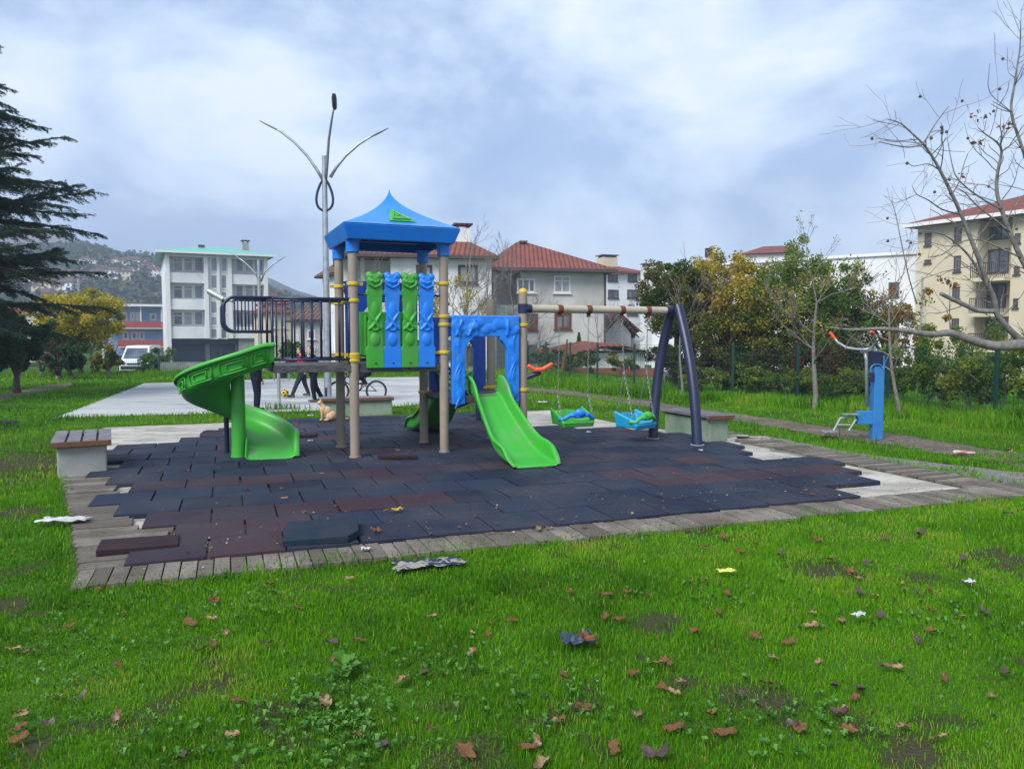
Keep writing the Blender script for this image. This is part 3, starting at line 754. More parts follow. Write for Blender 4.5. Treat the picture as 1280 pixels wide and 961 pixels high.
m = MB(); m.cyl(T(AC-.12,BC+.42,.05), .03, .52, 12); m.cyl(T(AC+.37,BC+.32,.05), .022, .2, 10); m.build('slide_support', MT['navy'], spir, smooth='auto')

# ---------------------------------------------------------------- swing frame and swings
BZ = 1.84; SE = 2.17+2.28
sw = thing('swing_frame', 'beige top beam with rust spots carried by two curved navy legs', 'swing frame', tuple(T(SE,0)))
m = MB(); m.tube([T(2.17+.06,0,BZ), T(SE-.03,0,BZ)], .052, 24); beam = m.build('top_beam', MT['beige2'], sw, smooth='auto')
m = MB(); m.tube([T(2.17,0,BZ-.06), T(2.17,0,BZ+.06)], .064, 24); m.tube([T(2.19,0,BZ), T(2.28,0,BZ)], .057, 20); m.build('beam_sleeve', MT['navy'], sw, smooth='auto')
m = MB(); m.tube([T(SE-.12,0,BZ), T(SE+.10,0,BZ)], .062, 20); m.build('beam_sleeve', MT['navy'], sw, smooth='auto')
for s, px, py in ((-1,871.6,556.5),(1,816,548)):
    f = G(px, py, .05); top = T(SE+.03,0,BZ)+T.v*s*.07+Vector((0,0,.06)); q = []
    for k in range(17):
        t = k/16; p = top.lerp(f, t); bow = math.sin(math.pi*t)*.11*(1-.2*t); q.append(p+T.v*s*bow)
    m = MB(); m.tube(q, .068, 20); lg = m.build('leg', MT['navy'], sw, smooth='auto')
    m = MB(); m.cyl(f, .09, .012, 20); m.build('foot_plate', MT['concrete'], lg)
def link_chain(m, p0, p1, r=.011, step=.034):
    d = p1-p0; n = int(d.length/step); dn = d.normalized(); s1 = dn.orthogonal().normalized(); s2 = dn.cross(s1)
    for k in range(n):
        c = p0+dn*(k+.5)*step; sd = s1 if k % 2 else s2
        q = [c+dn*math.cos(a)*step*.62+sd*math.sin(a)*r for a in [2*math.pi*j/7 for j in range(7)]]
        m.tube(q+[q[0]], .0034, 4, cap=False)
HANG = [(.522,.949),(1.456,1.866)]
for pr in HANG:
    for s in pr:
        m = MB(); m.tube([T(2.17+s-.035,0,BZ), T(2.17+s+.035,0,BZ)], .0575, 18); m.box(T(2.17+s,0,BZ-.075),(.05,.02,.05),T.r)
        m.build('swing_bracket', MT['rust'], beam, smooth='auto')
def swing(label, s0, s1, zb, yaw, cs, cb, coff):
    ctr = T(2.17+(s0+s1)/2, coff, zb); o = thing('toddler_swing', label, 'swing', tuple(ctr), 'swings hanging from the beam')
    Rm = Matrix.Rotation(T.r+yaw, 3, 'Z'); E = lambda x, y, z: ctr + Rm @ Vector((x, y, z))
    m = MB(); w = .21   # bucket: bottom, raised back, side walls, front lip
    for k in range(21):
        x = -w+2*w*k/20; edge = abs(x)/w
        m.caps(E(x,-.14,.045+.05*edge**3), E(x,.10,.035+.05*edge**3), .022, n=8)
        m.caps(E(x,.12,.05), E(x,.17,.20-.05*edge**2), .020, n=8)
    for s in (-1,1):
        for q in range(11): m.caps(E(s*w,-.15+.03*q,.05), E(s*(w+.02),-.15+.032*q,.12+.011*q), .022, n=8)
        m.caps(E(s*(w+.02),-.16,.12), E(s*(w+.02),.17,.22), .018, n=8)
    m.caps(E(-w,-.165,.07), E(w,-.165,.07), .030, n=10); m.caps(E(-w,-.16,.03), E(w,-.16,.03), .022, n=10)
    st = m.build('seat', cs, o, remesh=.009)
    m = MB()
    q = [E(-.20,-.17,.13), E(-.14,-.185,.17), E(-.06,-.19,.20), E(.06,-.19,.20), E(.14,-.185,.17), E(.20,-.17,.13)]
    for a, b in zip(q[:-1], q[1:]): m.caps(a, b, .028, n=10)
    m.ell(E(0,-.20,.20), (.075,.04,.055)); m.ell(E(-.1,-.2,.175), (.045,.035,.035)); m.ell(E(.1,-.2,.175), (.045,.035,.035))
    m.caps(E(-.21,-.16,.12), E(-.24,-.10,.12), .028); m.caps(E(.21,-.16,.12), E(.24,-.10,.12), .028); m.caps(E(-.05,-.2,.15),E(.05,-.2,.15),.02)
    m.build('safety_bar', cb, o, remesh=.008)
    for s, ss in ((-1,s0),(1,s1)):
        top = T(2.17+ss,0,BZ-.09); mid = top.lerp(E(s*.225,0,.2), .55 if yaw else .82)
        m = MB(); link_chain(m, top, mid); link_chain(m, mid, E(s*.235,-.13,.15)); link_chain(m, mid, E(s*.235,.14,.20))
        m.build('chain', MT['chain'], o)
swing('green toddler swing seat with blue safety bar', *HANG[0], .285, .0, MT['green'], MT['blue'], .03)
swing('turquoise toddler swing seat with green safety bar, twisted on its chains', *HANG[1], .22, .38, MT['teal'], MT['green'], -.05)

# ---------------------------------------------------------------- benches
def bench(name, label, fr, a0, a1, b0, b1, h, m1, m2, slats, over=.05, along='b'):
    c = fr((a0+a1)/2, (b0+b1)/2); o = thing(name, label, 'bench', tuple(c))
    m = MB(); m.box(fr((a0+a1)/2,(b0+b1)/2,h/2), (a1-a0,b1-b0,h), fr.r); m.build('concrete_base', m1, o, bevel=.015)
    A0, A1, B0, B1 = a0-over, a1+over, b0-over, b1+over; n = slats
    for k in range(n):
        m = MB(); g_ = .022
        if along == 'b': w_ = (A1-A0-g_*(n-1))/n; m.box(fr(A0+w_/2+k*(w_+g_),(B0+B1)/2,h+.045), (w_,B1-B0,.04), fr.r)
        else: w_ = (B1-B0-g_*(n-1))/n; m.box(fr((A0+A1)/2,B0+w_/2+k*(w_+g_),h+.045), (A1-A0,w_,.04), fr.r)
        m.build('slat', m2, o, bevel=.004)
    for q_ in (B0+.04, B1-.04): m = MB(); m.box(fr((A0+A1)/2,q_,h+.012), (A1-A0-.006,.06,.024), fr.r); m.build('batten', MT['brownwood'], o)
    m = MB(); m.box(fr((A0+A1)/2,B0-.012,h+.035), (A1-A0,.02,.05), fr.r)
    m.build('front_edge', MT['brownwood'], o)
b0 = G(72, 599); LB = Frame(b0, 2.0)
LB.v = (G(74,540,.4)-G(66,556,.4)).normalized(); LB.v.z = 0; LB.v.normalize(); LB.u = Vector((LB.v.y,-LB.v.x,0)); LB.r = math.atan2(LB.u.y, LB.u.x)
bench('concrete_bench', 'grey concrete bench with four grey slats at the left end of the timber edging', LB, .0, .46, .0, 1.0, .33, MT['concrete'], MT['benchwood'], 4)
RB = Frame(G(887,552.5), 22.5)
bench('concrete_bench', 'green and white painted concrete bench behind the navy swing legs', RB, 0, .32, 0, 1.12, .31, MT['greencon'], MT['benchwood'], 2)
BB = Frame(G(402,522.5), 17)
bench('concrete_bench', 'pale green concrete bench behind the tower posts beside the cat', BB, 0, 1.28, .0, .36, .29, MT['greencon'], MT['benchwood'], 3, .03, along='a')

# ---------------------------------------------------------------- seesaw
p = G(598, 529); ss = thing('seesaw', 'seesaw with navy beam and red orange seat tipped up behind the swing post', 'seesaw', tuple(p))
m = MB(); m.cyl(p, .05, .42, 14); m.cyl(p+Vector((.15,.12,0)), .04, .40, 14); m.tube([p+Vector((-.08,0,.42)), p+Vector((.22,.14,.42))], .04, 12); m.build('pivot_frame', MT['navy'], ss, smooth='auto')
e1 = P(676, 465, p.y+.1); c0 = p+Vector((.05,.05,.46)); e0 = c0-(e1-c0)*.62
m = MB(); m.tube([e0, c0, e1], .045, 12); m.build('beam', MT['navy'], ss, smooth='auto')
m = MB(); d = (e1-c0).normalized()
q = [e1+Vector((-.20,0,.10)), e1+Vector((-.10,0,.035)), e1+Vector((.03,0,.05)), e1+Vector((.13,0,.10)), e1+Vector((.17,0,.13))]
for a, b in zip(q[:-1], q[1:]): m.caps(a+Vector((0,-.06,0)), b+Vector((0,-.06,0)), .035); m.caps(a+Vector((0,.06,0)), b+Vector((0,.06,0)), .035); m.caps(a, b, .038)
m.build('seat', MT['orange'], ss, remesh=.01)
m = MB(); b1 = P(600,424,p.y+.5); b2 = P(600,470,p.y+.5); b3 = P(613,479,p.y+.5); m.tube([b1, b2, b2.lerp(b3,.3)+Vector((-.01,0,-.03)), b3], .028, 12); 
m.tube([b3, Vector((b3.x+.05,b3.y,.03))], .028, 12); m.build('handle_pipe', MT['beige'], ss, smooth=True)

# ---------------------------------------------------------------- fitness machine
q0 = G(1094.5, 549); gy = thing('fitness_machine', 'blue outdoor exercise stepper with orange gripped handlebar standing in the grass', 'exercise machine', tuple(q0))
Y0 = q0.y
m = MB(); m.box(q0+Vector((0,0,.60)), (.145,.14,1.20)); m.build('column', MT['gym'], gy, bevel=.012)
m = MB(); m.box(P(1094.5,446,Y0)+Vector((0,0,-.03)), (.153,.148,.21)); m.box(P(1087,471,Y0)+Vector((.0,-.08,.0)), (.07,.012,.13)); m.build('column_cap', MT['navy'], gy, bevel=.008)
m = MB()
arc = [P(1096+8*math.cos(a), 462+7*math.sin(a), Y0-.082) for a in [R(-200+30*k) for k in range(8)]]; m.tube(arc, .010, 6); m.build('printed_mark', MT['gym'], gy)
m = MB(); m.tube([P(1081,440,Y0), P(1083,450,Y0), P(1083.5,508,Y0)], .024, 12); m.tube([P(1076,440,Y0), P(1090,437,Y0)], .026, 10); m.build('swing_arm', MT['steel'], gy, smooth=True)
hb = [P(1037,415,Y0+.1), P(1047,428,Y0+.05), P(1058,434.5,Y0), P(1070,436.5,Y0-.05), P(1081,437,Y0-.05), P(1090,435,Y0-.1), P(1094.5,428,Y0-.2), P(1093,420,Y0-.3), P(1089,414,Y0-.38)]
m = MB(); m.tube(hb, .019, 12); h_ = m.build('handlebar', MT['steel'], gy, smooth=True)
for a, b in ((hb[0],hb[1]),(hb[-1],hb[-2])):
    m = MB(); m.tube([a+(a-b)*.02, b.lerp(a,.3)], .021, 12); m.build('grip', MT['orange'], h_, smooth='auto')
m = MB(); m.box(P(1081,522,Y0), (.24,.10,.19)); m.build('gear_box', MT['gym'], gy, bevel=.01)
m = MB()
for s in (-.07,.09):
    m.tube([P(1071,518,Y0+s), P(1050,523,Y0+s), P(1042,538,Y0+s)], .017, 8); m.tube([P(1070,524,Y0+s), P(1061,538,Y0+s)], .017, 8)
    m.tube([P(1046,531,Y0+s), P(1063,531.5,Y0+s)], .017, 8); m.box(P(1036,539,Y0+s), (.20,.11,.02)); m.box(P(1062,517.5,Y0+s), (.22,.10,.015))
m.build('foot_pedals', MT['steel'], gy)

# ---------------------------------------------------------------- street lamps and posts
def lamp(label, px, py, Y, ztop, arms, loop=True, r=.075):
    if Y is None: p = G(px, py)
    else: p = P(px, py, Y)
    o = thing('street_lamp', label, 'street lamp', tuple(p), 'tall park lamps')
    m = MB(); m.tube([p, p+Vector((0,0,1.2)), Vector((p.x,p.y,ztop))], [r*1.15,r*1.05,r*.7], 16); m.cyl(p, r*2, .02, 16); pl = m.build('pole', MT['steel'], o, smooth='auto')
    m = MB(); m.box(p+Vector((-.02,-r*1.1,.24)), (.05,.02,.20)); m.build('access_hatch', MT['navy'], pl)
    for q, kind in arms:
        m = MB(); n = len(q); m.tube(q, [r*.5-(r*.25)*k/(n-1) for k in range(n)], 8); a_ = m.build('arm', MT['steel'], o, smooth=True)
        d = (q[-1]-q[-2]).normalized(); m = MB()
        if kind == 'big': m.box((0,0,0), (.01,.01,.01)); m.v = []; m.f = []; m.t = []; X3 = Matrix.Rotation(.35,3,'X'); m.tube([q[-1]+Vector((.01,.03,-.05)), q[-1]+Vector((.01,.02,0)), q[-1]+Vector((.01,-.02,.18)), q[-1]+Vector((.01,-.04,.26))], [.05,.10,.11,.07], 16, flat=.45)
        else: m.tube([q[-1]-d*.12, q[-1]+d*.06, q[-1]+d*.30], [.035,.045,.02], 8, flat=.5)
        m.build('lamp_head', MT['black'] if kind == 'big' else MT['steel'], a_, smooth='auto')
    if loop:
        zc = ztop-.5; m = MB(); rr = .24; c = Vector((p.x,p.y-.02,zc-.35)); q = []
        for k in range(25):
            a = 2*math.pi*k/24; x = math.sin(a)*rr*(.55+.45*max(0,math.cos((a+math.pi)/1)))*(1.0); q.append(c+Vector((math.sin(a)*rr*(.72-.28*math.cos(a)),0,math.cos(a)*.34)))
        m.tube(q, .028, 8); m.build('ring_ornament', MT['navy'], o, smooth=True)
    return o
b_ = G(410, 503); Y = b_.y
c0 = P(405.5,222,Y)
A1 = [P(403,224,Y), P(396,212,Y), P(384,195,Y), P(368,178,Y), P(350,164,Y), P(340,159,Y)]
A2 = [P(413,222,Y), P(420,210,Y), P(432,195,Y), P(448,181,Y), P(462,172,Y), P(470,168,Y)]
A3 = [P(407,226,Y), P(409,205,Y-.15), P(411,175,Y-.4), P(415,148,Y-.7), P(417.5,134,Y-.9)]
lamp('tall grey lamp post behind the play tower, with dark teardrop ring and black lamp head', 410, 503, None, P(405,195,Y).z, [(A1,''),(A2,''),(A3,'big')])
Y = 34
A1 = [P(325,352,Y), P(318,340,Y), P(306,328,Y), P(296,321,Y)]; A2 = [P(326,352,Y), P(331,340,Y), P(342,330,Y), P(350,325,Y)]
lamp('farther lamp post with two thin arms in front of the white apartment block', 326, 462, Y, P(326,325,Y).z, [(A1,''),(A2,'')], False, .09)
Y = 60
lamp('thin distant lamp post standing by the yellow tree at the foot of the hill', 101, 440, Y, P(100,338,Y).z, [([P(100,340,Y), P(102,336,Y), P(105,334.5,Y)],'')], False, .09)
p = G(349, 508); m = MB(); m.cyl(p, .035, 1.0, 12); m.cyl(p, .09, .015, 12); m.cyl(p+Vector((0,0,1.0)), .05, .03, 12); m.box(p+Vector((0,0,.82)), (.26,.03,.03))
tag(m.build('metal_post', MT['steel'], None, loc=tuple(p), smooth='auto'), 'short pale metal post with a crossbar at the near edge of the court', 'post')
p = G(352, 476.5); bn = thing('litter_bin', 'small dark green litter bin at the far side of the court', 'litter bin', tuple(p))
m = MB(); m.tube([p+Vector((0,0,.12)), p+Vector((0,0,.45))], [.16,.2], 16); m.build('bin_body', MT['clothg'], bn, smooth='auto')
m = MB(); m.cyl(p+Vector((.24,0,0)), .025, .62, 8); m.cyl(p+Vector((-.24,0,0)), .025, .62, 8); m.tube([p+Vector((-.24,0,.45)), p+Vector((.24,0,.45))], .02, 8); m.build('bin_stand', MT['steel'], bn)
# ball
p = G(356, 498); p.z = .13
m = MB(); m.ell(p, .095, nu=24, nv=14); bl = tag(m.build('football', MT['yellow'], None, loc=tuple(p), smooth=True), 'yellow football with dark patches rolling on the court', 'ball')
m = MB()
for d in ((0,-1,.2),(.8,-.5,.3),(-.8,-.5,-.1),(.1,-.5,.85),(.3,-.7,-.65),(-.5,-.5,.7)):
    d = Vector(d).normalized(); s1 = d.orthogonal().normalized(); s2 = d.cross(s1)
    m.add([p+(d+ (s1*math.cos(2*math.pi*k/5)+s2*math.sin(2*math.pi*k/5))*.30).normalized()*.097 for k in range(5)]+[p+d*.0975], [(k,(k+1)%5,5) for k in range(5)])
m.build('patch', MT['black'], bl)
# ---------------------------------------------------------------- buildings
class Fac:
    """a facade plane standing between two surveyed base points; s along it, d into the house."""
    def __init__(s, pxl, Yl, pxr, Yr, z0):
        s.p0 = P(pxl, 419, Yl); s.p1 = P(pxr, 419, Yr); s.p0.z = s.p1.z = 0
        s.L = (s.p1-s.p0).length; s.e = (s.p1-s.p0)/s.L; s.i = Vector((-s.e.y, s.e.x, 0)); s.z0 = z0
        s.r = math.atan2(s.e.y, s.e.x)
    def __call__(s, a, d, z): return s.p0+s.e*a+s.i*d+Vector((0,0,z))
    def hit(s, px, py, d=0):
        r = ray(px, py); o = Vector((0,0,CAMZ)); q = s.p0+s.i*d; t = (q-o).dot(s.i)/r.dot(s.i); h = o+r*t
        return (h-q).dot(s.e), h.z
    def box(s, m, a0, a1, d0, d1, z0, z1, t=.5): m.para(s(a0,d0,z0), s.e*(a1-a0), s.i*(d1-d0), (0,0,z1-z0), t)
def windows(f, root, rects, fm, gm, nv=1, nh=0, fw=.07, d=0, door=False, sill=True):
    for x0, y0, x1, y1 in rects:
        a0, z1 = f.hit(x0, y0, d); a1, _ = f.hit(x1, y0, d); _, z0 = f.hit((x0+x1)/2, y1, d)
        if z0 < f.z0+.02: z0 = f.z0+.02
        m = MB()
        f.box(m,a0,a0+fw,d-.05,d+.02,z0,z1); f.box(m,a1-fw,a1,d-.05,d+.02,z0,z1)
        f.box(m,a0+fw,a1-fw,d-.05,d+.02,z1-fw,z1); f.box(m,a0+fw,a1-fw,d-.05,d+.02,z0,z0+fw)
        for k in range(nv):
            c = a0+(a1-a0)*(k+1)/(nv+1); f.box(m,c-fw*.4,c+fw*.4,d-.045,d+.02,z0+fw,z1-fw)
        for k in range(nh):
            c = z1-(z1-z0)*.3*(k+1); f.box(m,a0+fw,a1-fw,d-.040,d+.02,c-fw*.3,c+fw*.3)
        if sill: f.box(m,a0-.06,a1+.06,d-.12,d+.02,z0-.06,z0)
        w = m.build('door' if door else 'window', fm, root)
        m = MB(); f.box(m,a0+fw,a1-fw,d-.012,d+.01,z0+fw,z1-fw); m.build('pane', gm, w)
def hip(f, a0, a1, d0, d1, z, h, ra0, ra1, rd, th=.14):
    """hip roof over the rectangle, ridge from ra0 to ra1 at depth rd."""
    m = MB(); c = [f(a0,d0,z), f(a1,d0,z), f(a1,d1,z), f(a0,d1,z)]; r0, r1 = f(ra0,rd,z+h), f(ra1,rd,z+h)
    m.add(c+[r0,r1], [(0,1,5,4),(1,2,5),(2,3,4,5),(3,0,4)])
    b = [p-Vector((0,0,th)) for p in c]; m.add(c+b, [(0,4,5,1),(1,5,6,2),(2,6,7,3),(3,7,4,0),(7,6,5,4)])
    return m
def gable(f, a0, a1, d0, d1, z, h, am, ov=.0, th=.10):
    """ridge running into depth at am."""
    m = MB(); v = [f(a0,d0,z), f(am,d0,z+h), f(a1,d0,z), f(a0,d1,z), f(am,d1,z+h), f(a1,d1,z)]
    w = [p-Vector((0,0,th)) for p in v]; n = 6
    m.add(v+w, [(0,1,4,3),(1,2,5,4),(6,9,10,7),(7,10,11,8),(0,6,7,1),(1,7,8,2),(3,4,10,9),(4,5,11,10),(0,3,9,6),(2,8,11,5)])
    return m
def chimney(f, root, px0, y0, px1, y1, d, m1, capm):
    a0, z1 = f.hit(px0, y0, d); a1, _ = f.hit(px1, y0, d); _, z0 = f.hit(px0, y1, d)
    m = MB(); f.box(m,a0,a1,d,d+(a1-a0)*.9,z0-.6,z1-.25); c = m.build('chimney', m1, root)
    m = MB(); w = a1-a0
    for q in (.05,.8): f.box(m,a0+w*q,a0+w*(q+.15),d+.05,d+w*.8,z1-.25,z1-.08)
    f.box(m,a0-.12,a1+.12,d-.12,d+w+.05,z1-.08,z1); m.build('chimney_cap', capm, c)

# white block with the turquoise roof
f = Fac(209,72,336,76,-1.1); b = thing('apartment_block', 'white four storey block with turquoise roof, balconies and navy garage doors', 'building', tuple(f(f.L/2,5,-1.1)))
def HZ(y, x=270, d=0): return f.hit(x, y, d)[1]
zt = HZ(319); zg = HZ(423)
m = MB(); f.box(m,0,f.L,1.3,11,-1.1,zt); m.build('wall', MT['white'], b)
sl = [HZ(342),HZ(354.5)], [HZ(374.5),HZ(387.5)], [HZ(408),HZ(423)]
sA, sB = f.hit(258,400)[0], f.hit(290,400)[0]
for z1, z0 in sl:
    for a0, a1 in ((0,sA),(sB,f.L)):
        m = MB(); f.box(m,a0,a1,0,1.3,z0,z1); m.build('balcony', MT['white'], b)
m = MB()
for a0, a1, z0, z1 in ((0,.35,-1.1,zt),(f.L-.35,f.L,-1.1,zt),(sA-.12,sA+.25,zg,zt),(sB-.3,sB+.06,zg,zt),((sA+sB)/2-.12,(sA+sB)/2+.12,zg,zt)): f.box(m,a0,a1,-.15,1.31,z0,z1)
f.box(m,.35,f.L-.35,-.0,1.31,zt-.25,zt-.002); m.build('column', MT['framew'], b)
for (y0, y1) in ((322,340),(356,374),(389,407)):
    for xs_ in ((216,228.7,'w'),(228.7,241,'w'),(242,254,'g'),(294,304.5,'g'),(305.5,317,'w'),(317,329,'w')):
        windows(f, b, [(xs_[0],y0,xs_[1],y1)], MT['framew'], MT['curtain'] if (xs_[2]=='w' and (y0 == 322 or xs_[0] in (228.7,305.5))) else MT['glass'] if xs_[2]=='w' else MT['greypanel'], 0, 1 if xs_[2]=='w' else 0, .11, 1.28, sill=False)
for y0, y1, g_ in ((321,341,'curtain'),(342.5,362,'greypanel'),(363.5,374,'curtain'),(375,393,'greypanel'),(394.5,408,'curtain'),(409.5,424,'greypanel')):
    windows(f, b, [(262,y0,272.5,y1),(275,y0,284.5,y1)], MT['framew'], MT[g_], 0, 0, .15, .2, sill=False)
m = MB(); f.box(m,sA+.3,sB-.3,.22,1.3,zg,zt); m.build('stair_panel', MT['framew'], b)
windows(f, b, [(217,428,256,452),(262,428,294,452)], MT['navydoor'], MT['navydoor'], 0, 0, .2, .9, door=True, sill=False)
m = MB(); f.box(m,.36,sB+.5,.4,1.3,zg-.5,zg); f.box(m,sA+.4,sA+1.0,.5,1.3,-1.1,zg-.5); m.build('garage_lintel', MT['navydoor'], b)
m = MB(); f.box(m,sB+.6,f.L-.36,.3,1.3,-1.1,zg-.002); m.build('side_wall', MT['concrete'], b)
rf = hip(f,-.75,f.L+.75,-.8,12,zt+.18,1.15,f.L*.38,f.L*.62,5.5,.07).build('roof', MT['turq'], b)
m = MB(); f.box(m,-.8,f.L+.8,-.9,-.78,zt-.02,zt+.16); m.build('gutter', MT['framew'], rf)
chimney(f, rf, 303, 300, 311, 310, 4, MT['concrete'], MT['frameb'])
m = MB(); f.box(m,f.hit(248,307,3)[0],f.hit(256,307,3)[0],3,3.4,HZ(309,252,3),HZ(306,252,3)); m.build('vent', MT['frameb'], rf)

# blue building
f = Fac(127,86,210,88,-1.1); b = thing('apartment_block', 'low blue three storey building with red balcony bands left of the white block', 'building', tuple(f(f.L/2,5,-1.1)))
zt = HZ(383,165)
m = MB(); f.box(m,0,f.L,1.2,10,-1.1,zt); m.build('wall', MT['bluewall'], b)
for x0, x1, ya, yb in ((128,209,402,408.5),(147,209,425.5,432)):
    a0 = f.hit(x0,ya)[0]; a1 = f.hit(x1,ya)[0]
    m = MB(); f.box(m,a0,a1,0,1.2,HZ(yb+1.5,165),HZ(yb,165)); f.box(m,a0,a1,0,.12,HZ(yb,165),HZ(ya,165)); bb = m.build('balcony', MT['redband'], b)
    m = MB(); f.box(m,a0,a1,-.05,1.2,HZ(yb+2.4,165),HZ(yb+1.5,165)); m.build('slab', MT['framew'], bb)
windows(f, b, [(134,391,141,401),(143,389,151,401),(153,390,159,401),(162.5,390,168.5,401),(169.5,390,175,401),(187,391.5,196,401),(153,414,161,425),(163.5,414,172,425),(173.5,414,181,425),(154,437,162,448),(164,437,172,448),(173.5,437,181,448)], MT['framew'], MT['glass'], 0, 0, .22, 1.2, sill=False)
m = MB(); f.box(m,-.5,f.L+.5,-.4,10.4,zt,zt+.25); f.box(m,0,.25,0,.25,-1.1,zt); f.box(m,f.hit(175,390)[0],f.hit(176.5,390)[0],0,.2,HZ(408,175),zt); f.box(m,f.hit(201,390)[0],f.hit(202.5,390)[0],0,.2,HZ(408,175),zt); m.build('roof_slab', MT['framew'], b)
# small red roofs by the hill foot
def small_house(label, x0, x1, Y0, Y1, yt, ybase_z, roofh, wallm, roofm, wins=(), dep=6, ov=.4, ridge=(.3,.7), fm=None):
    global f
    f = Fac(x0,Y0,x1,Y1,ybase_z); b = thing('house', label, 'house', tuple(f(f.L/2,dep/2,ybase_z))); zt = f.hit((x0+x1)/2, yt)[1]
    m = MB(); f.box(m,0,f.L,0,dep,ybase_z,zt); m.build('wall', wallm, b)
    r_ = hip(f,-ov,f.L+ov,-ov,dep+ov,zt+.1,roofh,f.L*ridge[0],f.L*ridge[1],dep/2).build('roof', roofm, b)
    if wins: windows(f, b, wins, fm or MT['framew'], MT['glass'], 1, 0, .1)
    return b, r_
small_house('brick red house with low roof half hidden behind the dark bushes on the far left', -20, 32, 62, 64, 394, -1.1, 1.0, MT['brick'], MT['tile'], [(-10,402,2,414),(8,402,22,414)])
small_house('grey roofed house between the cedar and the yellow tree', 34, 78, 75, 76, 386, -1.1, 1.6, MT['greywall'], MT['tileb'], [(44,392,52,400)])
small_house('tiny house with a red roof peeping over the blue building', 192, 208, 120, 121, 390, -1.1, 1.2, MT['greywall'], MT['tile'], [])
b_, r_ = small_house('cream house with red tiled roof seen through the bridge railing', 336, 366, 66, 67, 391, -1.1, .8, MT['cream'], MT['tile'], [(340,398,346,410),(352,398,358,410),(340,418,346,430),(352,418,358,430)])
m = MB(); f.box(m,.2,f.L-.4,.4,4.8,f.hit(350,390)[1],f.hit(350,380)[1]); m.build('upper_wall', MT['cream'], b_)
hip(f,-.1,f.L-.1,.1,5.1,f.hit(350,379)[1],.9,f.L*.4,f.L*.6,2.5).build('upper_roof', MT['tile'], b_)
small_house('grey two storey house with brown roof behind the bridge railing', 374, 424, 54, 55, 401, -1.1, 1.1, MT['greywall'], MT['tileb'], [(384,412,394,424),(403,412,413,424),(384,434,394,446),(403,434,413,446)])

# large white house behind the tower
f = Fac(452,40,614.5,41.5,-1.1); b = thing('house', 'large white house with red tiled roof and white chimney behind the play tower', 'house', tuple(f(f.L/2,5,-1.1)))
zt = HZ(321,560)
m = MB(); f.box(m,f.hit(489,400)[0],f.L,0,9,-1.1,zt); m.build('wall', MT['housewhite'], b)
m = MB(); f.box(m,-1.0,f.hit(489,400)[0],1.6,9,-1.1,zt-.1); m.build('side_wall', MT['housewhite'], b)
m = MB(); f.box(m,0,f.hit(489,400)[0],.3,1.6,-1.1,HZ(378,470)); f.box(m,0,.2,.3,1.6,HZ(378,470),zt-.1); m.build('terrace', MT['greywall'], b)
a5 = f.hit(545,320)[0]
r_ = hip(f,-1.4,a5+1.2,-.5,9.5,zt+.02,1.2,a5*.3,a5*.8,4.5).build('roof', MT['tile'], b)
f2 = hip(f,f.hit(540,320)[0],f.L+.35,-.5,9.6,zt+.04,1.18,f.hit(563,300)[0]+.2,f.hit(588,300)[0]+.2,2.6).build('roof', MT['tile'], b)
m = MB(); f.box(m,-1.4,f.L+.35,-.55,-.45,zt-.12,zt+.05); m.build('fascia_board', MT['frameb'], f2)
chimney(f, f2, 570, 279, 588, 303, 2.2, MT['housewhite'], MT['tile'])
windows(f, b, [(572.5,331,597,355),(520,331,540,355)], MT['frameb'], MT['curtain'], 1, 0, .13)
windows(f, b, [(582,432,595,455),(508,425,530,448),(545,425,565,448)], MT['frameb'], MT['glass'], 1, 0, .09)
# small shed left of it
small_house('small white outbuilding with dark eaves left of the big white house', 428, 450, 44, 44.5, 342, -1.1, .7, MT['housewhite'], MT['tileb'], [], 4)

# grey house
f = Fac(617,45,757,46.5,-1.1); b = thing('house', 'grey rendered house with a wide red hip roof and a recessed balcony', 'house', tuple(f(f.L/2,5,-1.1)))
sx_ = f.hit(651,380)[0]; zt = HZ(338,700)
m = MB(); f.box(m,sx_,f.L,0,9,-1.1,zt); m.build('wall', MT['greywall'], b)
m = MB(); f.box(m,0,sx_,1.5,9,-1.1,zt); f.box(m,0,sx_,.1,1.5,HZ(399,630),HZ(381,630)); f.box(m,0,.2,.1,1.5,-1.1,zt); m.build('balcony', MT['greywall'], b)
rf = hip(f,-.3,f.L+.5,-.7,9.8,zt+.06,2.1,f.hit(660,310)[0]+.4,f.hit(672,310)[0]+.4,4.6,.16).build('roof', MT['tile'], b)
m = MB(); f.box(m,-.3,f.L+.5,-.75,-.68,zt-.12,zt+.07); m.build('fascia_board', MT['frameb'], rf)
chimney(f, rf, 652, 301, 657, 312, 4.0, MT['cream'], MT['tileb'])
windows(f, b, [(692,344.5,713,366.5)], MT['framew'], MT['curtain'], 1, 1, .1)
windows(f, b, [(646,348,669,366)], MT['framew'], MT['glass'], 2, 0, .1, 0)
windows(f, b, [(693,391,714,411.5),(657,392,672,413)], MT['rust'], MT['glass'], 1, 0, .14)
windows(f, b, [(659,431,671,452)], MT['frameb'], MT['glass'], 0, 0, .1, door=True)
windows(f, b, [(696,436,716,460)], MT['frameb'], MT['black'], 0, 0, .1, door=True)
m = MB(); f.box(m,f.L-.12,f.L-.02,-.1,0,-1.1,zt); m.build('drain_pipe', MT['frameb'], b)

